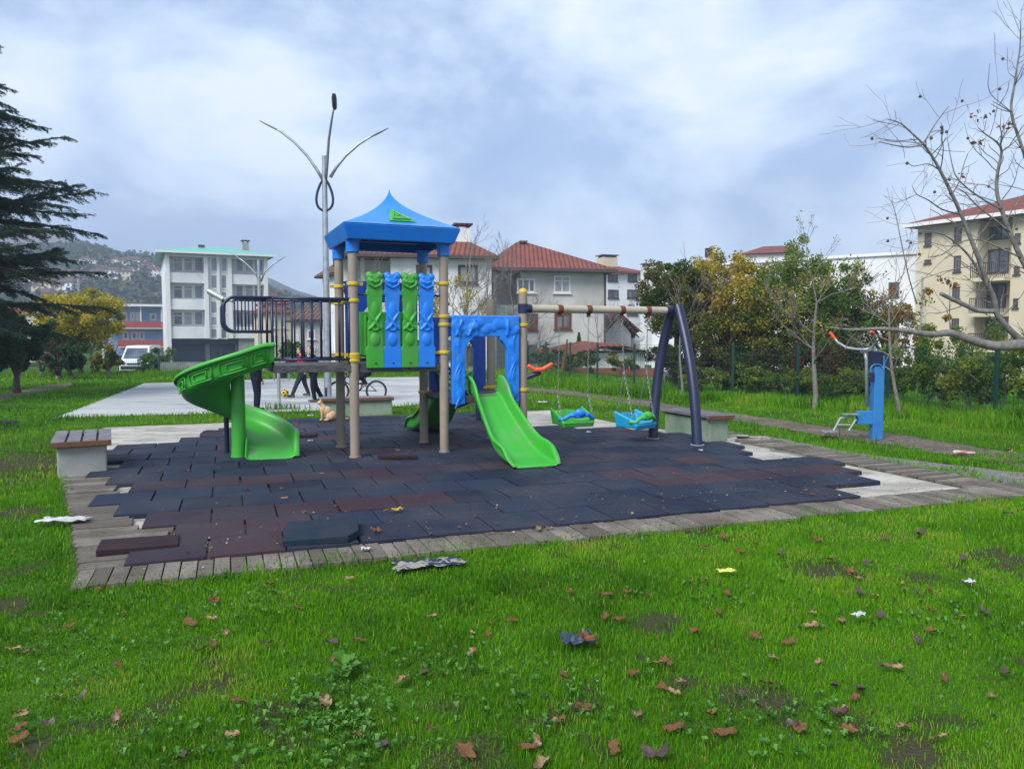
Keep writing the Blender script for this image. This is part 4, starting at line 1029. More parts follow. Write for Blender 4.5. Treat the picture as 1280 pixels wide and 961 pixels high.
# white apartments beyond
f = Fac(750,74,803,75.5,-1.1); b = thing('apartment_block', 'white apartments with small paired windows and red roof between the grey house and the trees', 'building', tuple(f(f.L/2,4,-1.1)))
zt = HZ(341,780); m = MB(); f.box(m,0,f.L,0,8,-1.1,zt); m.build('wall', MT['white'], b)
rf = hip(f,-.5,f.L+.5,-.6,8.5,zt+.05,1.1,f.L*.35,f.L*.6,4).build('roof', MT['tile'], b); chimney(f, rf, 754, 318, 772, 338, 2.5, MT['cream'], MT['frameb'])
windows(f, b, [(760,343,772,352),(785,343,796,352),(760,362,773,373),(784,362,797,373),(760,384,773,394),(784,384,797,394)], MT['frameb'], MT['glass'], 1, 0, .1)
m = MB(); f.box(m,f.hit(784.5,376)[0],f.hit(789,376)[0],-.35,0,HZ(381,786),HZ(376,786)); m.build('air_conditioner', MT['greywall'], b)
f = Fac(800,70,822,66,-1.1); b = thing('apartment_block', 'narrow grey white building edge beside the leafy ivy covered tree', 'building', tuple(f(f.L/2,4,-1.1)))
m = MB(); f.box(m,0,f.L,0,8,-1.1,HZ(337,810)); m.build('wall', MT['white'], b); windows(f, b, [(803,352,807,362),(803,378,807,388)], MT['framew'], MT['glass'], 0, 0, .1)
chimney(f, b, 802, 330, 806, 338, .6, MT['cream'], MT['frameb'])
# gabled grey cottage
f = Fac(756,50,806,51,-1.1); b = thing('house', 'small grey gabled cottage with red roof seen under the swing beam', 'house', tuple(f(f.L/2,3,-1.1)))
zt = HZ(415,780); ap = f.hit(773,394)
m = MB(); f.box(m,0,f.L*.65,0,5,-1.1,zt-.12); v = [f(0,0,zt-.12), f(ap[0],0,ap[1]-.14), f(f.L*.65,0,zt-.12)]; w_ = [p+f.i*5 for p in v]; m.add(v+w_, [(0,2,1),(3,4,5)]); f.box(m,f.L*.66,f.L,.6,5,-1.1,zt-.3); m.build('wall', MT['greywall'], b)
gable(f,-.4,f.L*.65+.4,-.35,5.3,zt-.3,ap[1]-zt+.35,ap[0]).build('roof', MT['tileb'], b)
m = MB(); m.add([f(f.L*.45,.3,ap[1]+.1), f(f.L*1.02,.3,zt-.1), f(f.L*1.02,5,zt-.1), f(f.L*.45,5,ap[1]+.1)], [(0,1,2,3)]); m.build('lean_to_roof', MT['tile'], b, solid=.1)
m = MB(); q = f(f.hit(797,421)[0],-.3,f.hit(797,421)[1]); m.ell(q, (.32,.06,.32), nu=14); d_ = m.build('satellite_dish', MT['framew'], b, smooth=True)
# shed with red sheet roof and brick wall
f = Fac(703,33,806,34,-1.0); b = thing('garden_shed', 'low shed with sagging red roof over pale walls behind the wire fence', 'shed', tuple(f(f.L/2,2,-1.0)))
m = MB(); f.box(m,f.hit(729,440)[0],f.L,0,3.5,-1.0,HZ(441,760)); m.build('wall', MT['housewhite'], b)
m = MB(); f.box(m,0,f.hit(728,440)[0],1.2,3.5,-1.0,HZ(442,715)); f.box(m,0,.12,0,.12,-1,HZ(442,715)); m.build('open_bay', MT['frameb'], b)
m = MB(); vs = []
for d_, dz in ((-.4,0),(3.8,.10)):
    for px, py in ((701,444.5),(722,441),(748,434.5),(768,431.5),(790,437),(809,441)): a, z = f.hit(px, py); vs.append(f(a,d_,z+dz))
m.add(vs, [(k,k+1,k+7,k+6) for k in range(5)]); m.build('roof', MT['tile'], b, solid=.12)
f = Fac(715,31.2,822,31.0,-.9); m = MB(); f.box(m,0,f.L,0,.22,-1.0,HZ(460,760)); tag(m.build('brick_wall', MT['brick'], None, loc=tuple(f(f.L/2,0,-1))), 'old red brick garden wall behind the wire fence', 'wall')
f = Fac(199,33,340,33.5,-.5); m = MB(); f.box(m,0,f.L,0,.3,-1.1,HZ(453,230)); tag(m.build('concrete_wall', MT['concrete'], None, loc=tuple(f(f.L/2,0,-1))), 'low grey concrete wall in front of the navy garage doors', 'wall')
f = Fac(418,34,618,34.5,-.5); m = MB(); f.box(m,0,f.L,0,.3,-1.1,HZ(462,520)); tag(m.build('garden_wall', MT['housewhite'], None, loc=tuple(f(f.L/2,0,-1))), 'low white garden wall in front of the big white house', 'wall')

# long white building behind the hedge
f = Fac(815,62,1163,50,-1.4); b = thing('warehouse', 'long white flat roofed building behind the autumn trees with dark windows', 'building', tuple(f(f.L/2,5,-1.4)))
zt = HZ(325,1000); m = MB(); f.box(m,0,f.L,0,14,-1.4,zt); m.build('wall', MT['white'], b)
m = MB(); f.box(m,-.15,f.L+.15,-.15,.0,zt-.05,zt+.15); m.build('coping', MT['framew'], b)
windows(f, b, [(1066,351,1076,371),(1111,353,1124,371),(905,352,916,366),(862,352,872,366),(1062,402,1078,418),(1112,402,1124,418)], MT['frameb'], MT['rust'], 0, 0, .15)
m = MB(); a_, z_ = f.hit(1070,386); f.box(m,a_-.8,a_+.8,-.9,0,z_-.1,z_+.15); m.build('canopy', MT['framew'], b)
m = MB(); q = P(886,322,60); m.cyl(q, .30, .7, 16); tk = m.build('water_tank', MT['black'], b)
m = MB(); m.cyl(P(1149,470,49), .06, P(1149,346,49).z-P(1149,470,49).z, 10); m.build('flue_pipe', MT['steel'], b)
small_house('white house whose red tiled roof shows above the long white building', 930, 993, 84, 82, 317, -1.4, 1.0, MT['white'], MT['tile'], [])

# cream apartments on the right
f = Fac(1143,50,1420,40,-1.6); b = thing('apartment_block', 'cream five storey apartment block with red tiled roof and recessed glazed balconies', 'building', tuple(f(f.L/2,5,-1.6)))
zt = f.hit(1204,275.5)[1]; aw = f.hit(1163,400)[0]
m = MB(); c0_, c1_ = f.hit(1222,300)[0], f.hit(1265,300)[0]
f.box(m,0,c0_,0,12,-1.6,zt); f.box(m,c1_,f.L,0,12,-1.6,zt); f.box(m,c0_,c1_,1.3,12,-1.6,zt); m.build('wall', MT['cream'], b)
for py0, py1 in ((343,352),(386,396),(428,440)):
    m = MB(); f.box(m,c0_,c1_,-.7,1.3,f.hit(1240,py1)[1],f.hit(1240,py1)[1]+.22); bal = m.build('balcony', MT['cream'], b)
    m = MB(); z0_ = f.hit(1240,py1)[1]+.22
    for k in range(19): a = c0_+(c1_-c0_)*k/18; f.box(m,a-.015,a+.015,-.67,-.64,z0_,z0_+.85)
    f.box(m,c0_,c1_,-.68,-.63,z0_+.85,z0_+.9); m.build('balcony_railing', MT['clothg'], bal)
windows(f, b, [(1226,313,1262,342),(1224,356,1258,385),(1222,400,1256,428),(1232,285,1262,300)], MT['frameb'], MT['glass'], 2, 0, .08, 1.28, sill=False)
windows(f, b, [(1156.5,292,1164.5,307),(1193.6,284,1202.5,302),(1193,320,1201.5,339.5),(1191,359,1200,373.5),(1190,398,1199,415.5),(1156,325,1164,329),(1269,292,1276,304),(1267,373,1273,385),(1268,333,1275,343),(1300,290,1310,306),(1300,335,1310,350),(1300,380,1310,395)], MT['frameb'], MT['glass'], 1, 0, .07)
r_ = hip(f,-.6,f.L+.6,-.7,13,zt+.1,1.9,f.L*.3,f.L*.7,6,.2).build('roof', MT['tile'], b)
m = MB(); f.box(m,-.6,f.L+.6,-.78,-.68,zt-.12,zt+.1); m.build('gutter', MT['framew'], r_)

# ---------------------------------------------------------------- parked van
vc = P(177, 419, 51.5); vc.z = -1.07
van = thing('parked_van', 'white van parked behind the wire fence, its windscreen facing the park', 'van', tuple(vc)); vr = R(-78)
V3 = Matrix.Rotation(vr, 3, 'Z'); VV = lambda x, y, z: vc + V3 @ Vector((x, y, z))
MT['vanp'] = mat('white van paint', (.72,.73,.74), .3, coat=.5); 
sec = [(2.15,.80,.35,.72),(2.10,.86,.32,.95),(1.75,.86,.30,1.05),(1.10,.82,.30,1.78),(.9,.82,.30,1.88),(-1.9,.82,.30,1.90),(-2.1,.80,.34,1.80),(-2.15,.80,.40,.9)]
m = MB(); vs = []; 
for x, w_, z0, z1 in sec:
    zm = min(z1, 1.0)
    vs += [VV(x,-w_,z0), VV(x,-w_,zm), VV(x,-w_*(.86 if z1 > 1.2 else .96),z1), VV(x,w_*(.86 if z1 > 1.2 else .96),z1), VV(x,w_,zm), VV(x,w_,z0)]
fs = [(i*6+k, i*6+(k+1)%6, (i+1)*6+(k+1)%6, (i+1)*6+k) for i in range(len(sec)-1) for k in range(6)]+[(5,4,3,2,1,0), tuple(range(42,48))]
m.add(vs, fs); m.build('body', MT['vanp'], van, smooth='auto', bevel=.03)
m = MB(); m.add([VV(1.74,-.70,1.09),VV(1.74,.70,1.09),VV(1.14,.62,1.72),VV(1.14,-.62,1.72)], [(0,1,2,3)]); o_ = m.build('windscreen', MT['glass'], van, solid=.03); o_.modifiers['s'].offset = 1
for s in (-1,1):
    for x0, x1 in ((.35,1.15),(-.75,.25),(-1.85,-.85)):
        m = MB(); m.add([VV(x0,s*.835,1.12),VV(x1,s*.835,1.12),VV(x1-(.25 if x1 > 1 else 0),s*.745,1.66),VV(x0,s*.745,1.66)], [(0,1,2,3)]); m.build('side_window', MT['glass'], van, solid=.05)
    m = MB(); m.ell(VV(2.1,s*.62,.78), (.12,.16,.12), V3); m.build('headlight', MT['steel'], van, smooth=True)
    m = MB(); m.box(VV(1.45,s*.98,1.18), (.10,.16,.2), m=V3); m.tube([VV(1.45,s*.84,1.12),VV(1.45,s*.94,1.16)], .02, 6); m.build('wing_mirror', MT['black'], van, bevel=.02)
    for x in (1.35,-1.35):
        m = MB(); m.tube([VV(x,s*.68,.3),VV(x,s*.88,.3)], .30, 20); wh = m.build('wheel', MT['black'], van, smooth='auto'); m = MB(); m.tube([VV(x,s*.86,.3),VV(x,s*.89,.3)], .17, 14); m.build('rim', MT['steel'], wh)
m = MB(); m.box(VV(2.13,0,.5), (.10,1.6,.22), m=V3); m.build('bumper', MT['black'], van, bevel=.03)
m = MB(); m.box(VV(2.15,0,.74), (.06,.8,.10), m=V3); m.build('grille', MT['black'], van)

# ---------------------------------------------------------------- wire fences
MT['fenceg'] = mat('dark green fence paint', (.006,.045,.035), .45)
def fence(label, pts, h, zf, extra=()):
    o = thing('wire_fence', label, 'fence', (pts[0][0], pts[0][1], 0)); L_ = [math.dist(a, b) for a, b in zip(pts[:-1], pts[1:])]
    for x, y in pts:
        z = float(terr(x, y)); m = MB(); m.box((x, y, z+(h+.06)/2), (.055,.055,h+.06)); m.build('post', MT['fenceg'], o)
    m = MB()
    for (a, b), l in zip(zip(pts[:-1], pts[1:]), L_):
        A = Vector((a[0],a[1],float(terr(*a)))); B = Vector((b[0],b[1],float(terr(*b)))); ang = math.atan2(b[1]-a[1], b[0]-a[0])
        n = int(l/.075)
        for k in range(1, n): p = A.lerp(B, k/n); m.box(p+Vector((0,0,h/2)), (.005,.005,h), ang)
        for z in [.05+.2*j for j in range(int(h/.2)+1)]: m.para(A+Vector((0,0,z)), B-A, Vector((-.005,.005,0)), (0,0,.007))
    m.build('wire_mesh', MT['fenceg'], o)
fence('dark green wire mesh fence running along the path on the right', FENCE_R, 1.22, 0)
fence('dark green wire mesh fence along the far edge of the park behind the court', FENCE_B, .95, 0)

# ---------------------------------------------------------------- hills with houses
def hillz(px, Y):
    prof = np.interp(px, [-700,-300,-60,40,112,150,200,230,300,335,350,380,412,450,520,700], [22,40,62,66,58,50,49,47,30,0,0,0,0,0,0,0])
    return prof
def hill(name, label, pr, Y0, Y1, seed, m_, base=-1.2, nx=90, ny=22):
    mb = MB(); px = np.linspace(pr[0][0], pr[-1][0], nx); vs = []
    for j in range(ny+1):
        t = j/ny; Y = Y0+(Y1-Y0)*t
        for i in range(nx):
            ytop = np.interp(px[i], [q[0] for q in pr], [q[1] for q in pr]); H = CAMZ+(HY-ytop)/F*Y1
            k = math.sin(min(t*1.15,1)*math.pi/2)**1.2 if t < .87 else 1-(t-.87)*1.2
            X = (px[i]-640)/F*(Y0+(Y1-Y0)*.5); nn = float(vnoise(X, Y, .02, seed)-.5)*.16+float(vnoise(X, Y, .06, seed+1)-.5)*.06
            vs.append(((px[i]-640)/F*Y, Y, base+max(0,(H-base)*(k+nn*k*(1-t)))))
    mb.add(vs, [(j*nx+i, j*nx+i+1, (j+1)*nx+i+1, (j+1)*nx+i) for j in range(ny) for i in range(nx-1)])
    return struct(mb.build(name, m_, smooth=True), label), vs, nx, ny
MT['hillm'] = mat('wooded hillside', (.035,.055,.025), .95, col2=(.09,.08,.04), ns=.03, nd=9, col3=(.14,.13,.09), ns3=.012, lo3=.55, hi3=.7, bump=1, bs=.2, dist=3)
MT['mount'] = mat('bare mountain', (.16,.14,.12), .95, col2=(.08,.085,.06), ns=.01, nd=9, bump=1, bs=.05, dist=4)
hl, HV, hnx, hny = hill('hill', 'wooded hillside dotted with houses on the left', [(-500,338),(-200,326),(0,328),(60,328),(112,325),(135,333),(165,338),(205,340),(240,346),(300,360),(345,376),(420,400),(470,419)], 170, 420, 1, MT['hillm'])
hill('mountain', 'bare brownish mountain top behind the hillside', [(-600,360),(-250,310),(-60,296),(40,298),(72,298),(90,303),(115,318),(150,345),(200,370),(300,412)], 430, 640, 4, MT['mount'])
hill('ridge', 'dark green ridge behind the bridge railing', [(180,400),(240,372),(300,356),(330,351),(345,356),(372,368),(400,376),(430,384),(500,400),(600,419)], 430, 700, 7, MT['hillm'])
HVa = np.array(HV).reshape(hny+1, hnx, 3)
rr = random.Random(3); hp = []
protoA = None
def hhouse(i, x, y, z, s, rz, wm, rm):
    o_ = thing('hillside_house', 'small pale house with a tiled roof on the wooded hillside', 'house', (x,y,z), 'houses on the wooded hillside')
    m = MB(); m.box((x,y,z+s*.35-.8), (s,s*.7,s*.7+1.6), rz); m.build('wall', wm, o_)
    c = Vector((x,y,z+s*.7)); Mx = Matrix.Rotation(rz,3,'Z'); a, b, h = s*.56, s*.42, s*.22
    v = [c+Mx@Vector(q) for q in ((-a,-b,0),(a,-b,0),(a,b,0),(-a,b,0),(-a*.5,0,h),(a*.5,0,h))]
    m = MB(); m.add(v, [(0,1,5,4),(1,2,5),(2,3,4,5),(3,0,4),(3,2,1,0)]); m.build('roof', rm, o_)
    m = MB()
    for k in (-.3,0,.3):
        for zz in (.2,.5): m.para(c+Mx@Vector((k*s-.06*s,-s*.355,-s*.7+zz*s)), Mx@Vector((.12*s,0,0)), Mx@Vector((0,-.01,0)), (0,0,.12*s))
    w__ = m.build('window_row', MT['glass'], o_)
def hz(px, py):
    """first hit of the surveyed ray with the hill surface"""
    best = None
    for j in range(1, hny+1):
        Yj = HVa[j,0,1]; X = (px-640)/F*Yj; z = float(np.interp(X, HVa[j,:,0], HVa[j,:,2])); zr = CAMZ+(HY-py)/F*Yj
        if z >= zr: return X, Yj, z
    return None
HS = [(62,388,1.2),(70,384,1),(66,378,1.3),(76,376,1.1),(82,371,1),(90,376,1.3),(96,371,1.2),(74,368,.8),(88,363,.8),(98,365,1),(56,376,1),(104,372,.9),(128,346,.9),(134,352,.9),(146,354,1),(152,352,.9),(160,353,1),(163,341,1.2),(170,342,1.3),(180,345,1),(186,348,1),(192,344,.9),(125,364,1.1),(118,340,.8),(112,335,.8),(106,333,.7),(140,338,.7),(176,333,.7),(186,335,.7),(150,333,.7),(132,331,.6),(198,350,.9),(44,362,.9),(52,355,.8),(30,350,.8),(14,355,.8),(90,350,.8),(102,350,.7),(78,352,.8),(166,350,.8)]
for i, (px, py, k) in enumerate(HS):
    h = hz(px, py)
    if h: hhouse(i, h[0], h[1], h[2]-.5, 4.6*k, rr.uniform(-.4,.4), MT['white'] if rr.random() < .8 else MT['cream'], MT['tileb'] if rr.random() < .88 else MT['tile'])
# ---------------------------------------------------------------- foliage
def leaves(name, cen, size, mt, parent, tint=None, flat=.0, aspect=.6, smooth=False):
    cen = np.asarray(cen); n = len(cen)
    u = RS.randn(n,3); u /= np.linalg.norm(u,axis=1)[:,None]
    if flat: u[:,2] *= (1-flat); u /= np.linalg.norm(u,axis=1)[:,None]
    w = RS.randn(n,3); v = np.cross(u,w); v /= np.linalg.norm(v,axis=1)[:,None]; nrm = np.cross(u, v)
    s = np.asarray(size)*(.6+.8*RS.rand(n)); s = s[:,None]
    V = np.stack([cen-u*s, cen+v*s*aspect+nrm*s*.15, cen+u*s, cen-v*s*aspect+nrm*s*.15], 1)
    b = np.arange(n)*4; q = np.stack([b,b+1,b+2,b+3],1)
    if tint is None: tint = RS.rand(n)
    return npmesh(name, V.reshape(-1,3), [q], 0, np.clip(tint,0,1), mt, parent)
def clumpy(c, r, K, n, cs=.22, shell=.5, rs=RS):
    """n leaf points in K clumps spread through an ellipsoid"""
    d = rs.randn(K,3); d /= np.linalg.norm(d,axis=1)[:,None]; d *= (shell+(1-shell)*rs.rand(K))[:,None]**.6*(.55+.7*rs.rand(K))[:,None]
    k = rs.randint(0,K,n); q = rs.randn(n,3); q /= np.linalg.norm(q,axis=1)[:,None]; q *= rs.rand(n)[:,None]**.5
    sz = (cs*(.5+rs.rand(K)))[k][:,None]
    return np.array(c)+(d[k]+q*sz)*np.array(r), k, K
def ctint(k, K, base=.5, va=.35, vb=.3):
    return np.clip(base+(RS.rand(K)[k]-.5)*2*va+(RS.rand(len(k))-.5)*2*vb, 0, 1)
def grow(m, p, d, ln, r, depth, tips, rr, spread=.6, up=.15, seg=4, ratio=.68, kids=(2,3), rmin=.003, n=6):
    pts = [Vector(p)]; rs_ = [r]; d = Vector(d).normalized()
    for i in range(seg):
        d = (d+Vector((rr.gauss(0,.13),rr.gauss(0,.13),rr.gauss(0,.10)+up*.12))).normalized()
        pts.append(pts[-1]+d*ln/seg); rs_.append(max(rmin, r*(1-.42*(i+1)/seg)))
    m.tube(pts, rs_, n if r > .02 else 4, cap=False)
    tips.append((pts[-1], d))
    if depth <= 0: 
        tips += [(q, d) for q in pts[1:-1]]; return
    for j in range(rr.randint(*kids)):
        i = rr.randint(max(1,seg//2), seg); 
        ax = d.orthogonal().normalized(); ax = Matrix.Rotation(rr.uniform(0,2*math.pi),3,d) @ ax
        nd = (d+ax*spread*rr.uniform(.6,1.3)+Vector((0,0,up))).normalized()
        grow(m, pts[i], nd, ln*ratio*rr.uniform(.75,1.2), rs_[i]*.7, depth-1, tips, rr, spread, up, seg, ratio, kids, rmin, n)
    if rr.random() < .8: grow(m, pts[-1], d, ln*ratio, rs_[-1]*.9, depth-1, tips, rr, spread, up, seg, ratio, kids, rmin, n)
def tree(name, label, base, h, r, kind, trunk_r=.09, K=40, n=9000, ls=.06, depth=3, mtb='bark', group=None, cat='tree', cs=.25, base_t=.5, low=.35, seed=0, lean=(0,0), va=.35):
    rr = random.Random(seed); o = thing(name, label, cat, tuple(base), group); base = Vector(base)
    m = MB(); tips = []; top = base+Vector((lean[0],lean[1],h*low))
    m.tube([base+Vector((0,0,-.05)), base.lerp(top,.5)+Vector((rr.uniform(-.05,.05),rr.uniform(-.05,.05),0)), top], [trunk_r*1.25,trunk_r,trunk_r*.8], 10)
    for k in range(4 if depth else 2):
        a = rr.uniform(0,6.28); grow(m, top, Vector((math.cos(a)*.6,math.sin(a)*.6,1)), h*(1-low)*.45, trunk_r*.6, depth, tips, rr, up=.3, kids=(1,2))
    m.build('trunk', MT[mtb], o, smooth=True)
    c = base+Vector((lean[0]*1.5,lean[1]*1.5,h*(low*.6+1)/2+h*.05))
    rz_ = h-(c.z-base.z)
    q, k, K_ = clumpy(c, (r, r, rz_), K, n, cs)
    q[:,2] = np.maximum(q[:,2], base.z+.05)
    leaves('crown', q, ls, LF[kind], o, ctint(k, K_, base_t, va))
    return o
def zt_(p): p = Vector(p); p.z = float(terr(p.x, p.y)); return p

# yellow tree, bushes and shrubs on the left
p = zt_(P(100,450,29.5)); tree('yellow_tree', 'bright yellow leaved small tree near the left fence', p, 3.3, 1.65, 'yellow', K=110, n=22000, ls=.05, cs=.22, seed=1, base_t=.6)
p = zt_(P(134,450,28)); tree('shrub', 'low yellowing bush at the right foot of the yellow tree', p, 1.15, .5, 'mixed', K=25, n=3500, ls=.05, seed=2, cat='shrub', low=.2)
p = zt_(P(20,450,20)); tree('evergreen_bush', 'dark round evergreen bush at the left edge beside the path', p, 2.0, .75, 'dark', K=45, n=14000, ls=.04, seed=3, cat='bush', low=.2, mtb='barkd')
p = zt_(P(-12,450,21)); tree('evergreen_bush', 'dark tall evergreen bush cut by the left edge of the view', p, 2.5, .8, 'dark', K=45, n=12000, ls=.045, seed=4, cat='bush', low=.2, mtb='barkd')
p = zt_(P(72,450,26)); tree('shrub', 'dull red leaved shrub in front of the yellow tree', p, 1.35, .45, 'red', K=20, n=3500, ls=.045, seed=5, cat='shrub', low=.15)
p = zt_(P(89,450,26)); tree('shrub', 'dense green conical shrub under the yellow tree', p, 1.35, .55, 'dark', K=26, n=7000, ls=.04, seed=6, cat='shrub', low=.1, mtb='barkd')
p = zt_(P(52,450,27.5)); tree('shrub', 'grey green shrub between the dark evergreen bush and the red shrub', p, 1.9, .8, 'green', K=30, n=6000, ls=.045, seed=7, cat='shrub', low=.1, base_t=.2)
p = zt_(P(197,450,36)); tree('shrub', 'rounded green shrub beside the white van', p, 1.9, .9, 'green', K=24, n=4000, ls=.06, seed=8, cat='shrub', low=.1, base_t=.25)
p = zt_(P(364,450,36)); tree('shrub', 'dark green bush under the bridge railing beyond the court', p, 2.3, .95, 'green', K=26, n=6000, ls=.06, seed=9, cat='shrub', low=.1, base_t=.1)
p = zt_(P(723.5,450,40)); o = thing('small_conifer', 'narrow green cone shaped conifer beside the shed roof', 'tree', tuple(p))
m = MB(); m.tube([p, p+Vector((0,0,2.2))], [.06,.02], 6); m.build('trunk', MT['barkd'], o)
n = 5000; t = RS.rand(n)**.7; a = RS.rand(n)*6.28; rad = (1-t)*.42*RS.rand(n)**.4+.02; leaves('crown', np.stack([p.x+rad*np.cos(a), p.y+rad*np.sin(a), p.z+.5+t*(P(723,416,40).z-p.z-.5)],1), .05, LF['green'], o)

# hedge of trees behind the right fence
p = zt_(P(846,450,21)); o = tree('ivy_tree', 'leaning tree smothered in dark ivy just right of the swing legs', p, 3.6, 1.05, 'ivy', K=110, n=26000, ls=.034, cs=.2, seed=11, base_t=.45, low=.45, mtb='barkd')
p = zt_(P(908,450,20.6)); tree('golden_tree', 'golden leaved tree in the middle of the hedge row', p, 3.75, 1.15, 'gold', K=130, n=17000, ls=.038, cs=.17, seed=12, base_t=.5)
p = zt_(P(868,450,24)); tree('golden_tree', 'pale yellow topped tree behind the ivy covered one', p, 4.1, .9, 'gold', K=70, n=8000, ls=.038, cs=.17, seed=13, base_t=.35)
p = zt_(P(995,450,20)); tree('green_tree', 'large bushy green tree filling the middle of the hedge', p, 3.75, 1.45, 'green', K=230, n=42000, ls=.032, cs=.15, seed=14, base_t=.62, low=.2)
p = zt_(P(925,450,19.8)); tree('green_tree', 'mixed green and yellow bushy tree beside the navy swing legs', p, 2.3, 1.25, 'mixed', K=130, n=26000, ls=.034, cs=.2, seed=15, base_t=.22, low=.2, va=.25)
p = zt_(P(1045,450,19)); tree('green_tree', 'dark green tree behind the slender bare one', p, 3.0, .95, 'green', K=110, n=18000, ls=.032, cs=.16, seed=16, base_t=.3, low=.2)
p = zt_(P(1105,450,20)); tree('autumn_tree', 'sparse autumn tree with yellow and brown leaves above the blue exercise machine', p, 2.9, 1.25, 'mixed', K=90, n=7000, ls=.036, cs=.16, seed=17, base_t=.7, low=.3)
def shrubs(lst, name, lab, grp, kind, base_t, nn, ls):
    for i, (px, Y, h, r) in enumerate(lst):
        p = zt_(P(px,450,Y)); tree(name, lab, p, h, r, kind, trunk_r=.02, K=22, n=nn, ls=ls, depth=1, seed=40+i, cat='shrub', group=grp, low=.1, base_t=base_t, cs=.26)
shrubs([(832,20.5,1.3,.5),(862,20.0,1.5,.6),(895,19.6,1.5,.7),(935,19.2,1.3,.7),(970,18.6,1.3,.6),(1010,17.9,1.3,.6),(1050,17.6,1.4,.6),(1085,17.2,1.2,.5),(850,21.5,1.4,.7),(915,20.8,1.5,.8),(955,20.2,1.5,.8),(1000,19,1.4,.8),(1035,18.6,1.4,.7),(1070,18.2,1.4,.7),(1100,17.6,1.3,.7)], 'climber', 'reddish brown climber tangled in the wire fence', 'climbers along the fence', 'red', .5, 4200, .03)
shrubs([(1128,15.8,1.3,.5),(1160,15.2,1.35,.55),(1185,14.6,1.35,.5),(1215,14.2,1.25,.5),(1250,13.6,1.3,.55),(1290,13.0,1.4,.6),(1330,12.5,1.5,.6),(1172,17.5,1.9,.7),(1235,16.5,1.7,.7)], 'fence_shrub', 'thin green shrub growing behind the wire fence on the right', 'shrubs behind the fence on the right', 'green', .6, 4200, .026)
shrubs([(880,18.9,.8,.6),(940,18.2,.8,.6),(985,17.6,.8,.6),(1030,17,.8,.6),(1068,16.6,.8,.6),(1105,16.2,.8,.5)], 'undergrowth_shrub', 'low green shrub at the foot of the hedge by the fence', 'low shrubs under the hedge', 'green', .6, 2600, .03)
shrubs([(700,31,1.0,.5),(735,29.8,.9,.5),(775,30,1.0,.6),(680,32,1.1,.6)], 'fence_shrub', 'low scrubby shrub behind the far wire fence near the shed', 'shrubs by the shed', 'mixed', .3, 1500, .05)

# slender bare tree by the path
def bare(name, label, base, h, r, depth, seed, leafn=0, kind='gold', ls=.03, up=.25, spread=.55, low=.35, branches=5, kids=(2,3), lean=(0,0), mtb='bark', ln=.42):
    rr = random.Random(seed); base = Vector(base); o = thing(name, label, 'tree', tuple(base)); m = MB(); tips = []
    pts = []; n = 7; 
    for k in range(n+1):
        t = k/n; pts.append(base+Vector((lean[0]*t+math.sin(t*4+seed)*.05*(k > 0), lean[1]*t, h*.78*t-(.05 if k == 0 else 0))))
    m.tube(pts, [r*(1.15-.75*k/n) for k in range(n+1)], 8, cap=False)
    for k in range(branches):
        i = rr.randint(max(1,int(n*low)), n); a = rr.uniform(0,6.28)
        grow(m, pts[i], Vector((math.cos(a),math.sin(a),rr.uniform(.3,1.1))), h*ln*rr.uniform(.6,1), r*.5*(1.15-.75*i/n), depth, tips, rr, spread, up, kids=kids, rmin=.0035)
    grow(m, pts[-1], Vector((0,0,1)), h*.28, r*.35, depth, tips, rr, spread, up, kids=kids, rmin=.0035)
    m.build('trunk', MT[mtb], o, smooth=True)
    if leafn:
        T_ = np.array([tuple(t[0]) for t in tips]); q = T_[RS.randint(0,len(T_),leafn)]+RS.randn(leafn,3)*.06
        leaves('crown', q, ls, LF[kind], o)
    return o
p = G(1018,513); bare('slender_tree', 'slender pale trunked tree almost bare, with a few yellow leaves at its top', zt_(p), 2.75, .05, 3, 21, 750, 'gold', .026, branches=8, low=.5, ln=.24)
bare('bare_tree', 'tall leafless tree rising behind the white house roof', zt_(P(583,450,37)), 5.8, .13, 4, 22, branches=8, low=.4, kids=(2,3), ln=.33)
bare('bare_tree', 'leafless tree with a fork of thin twigs in front of the grey house', zt_(P(640,450,36)), 4.8, .10, 4, 23, branches=7, low=.3, kids=(2,3), ln=.3)
bare('bare_tree', 'small twiggy tree with yellowish leaves between the tower and the arch panel', zt_(P(566,450,33)), 3.2, .08, 3, 24, 1500, 'gold', .05, branches=8, low=.2)
bare('bare_tree', 'thin leafless tree in front of the right end of the grey house', zt_(P(748,450,38)), 3.3, .07, 3, 25, branches=7, low=.25)
bare('bare_tree', 'thin leafless sapling in front of the tower left posts by the white outbuilding', zt_(P(474,450,36)), 4.2, .09, 3, 26, branches=6, low=.4)
bare('sapling', 'slim bare sapling just right of the navy swing legs', zt_(P(852,450,18.2)), 2.2, .03, 2, 27, 60, 'brown', .03, branches=4, low=.5)
bare('bare_tree', 'thin bare tree against the cream apartments left corner', zt_(P(1128,450,14)), 2.5, .035, 2, 28, 30, 'brown', .03, branches=6, low=.45, lean=(-.3,0), ln=.26)
p = zt_(P(702,460,29)); m = MB(); a, b = p, P(709,424,29); m.tube([a, a.lerp(b,.6)+Vector((.03,0,0)), b], [.09,.07,.03], 6); tag(m.build('broken_trunk', MT['brownwood'], None, loc=tuple(p), smooth='auto'), 'broken pale trunk stump leaning beside the shed', 'tree stump')

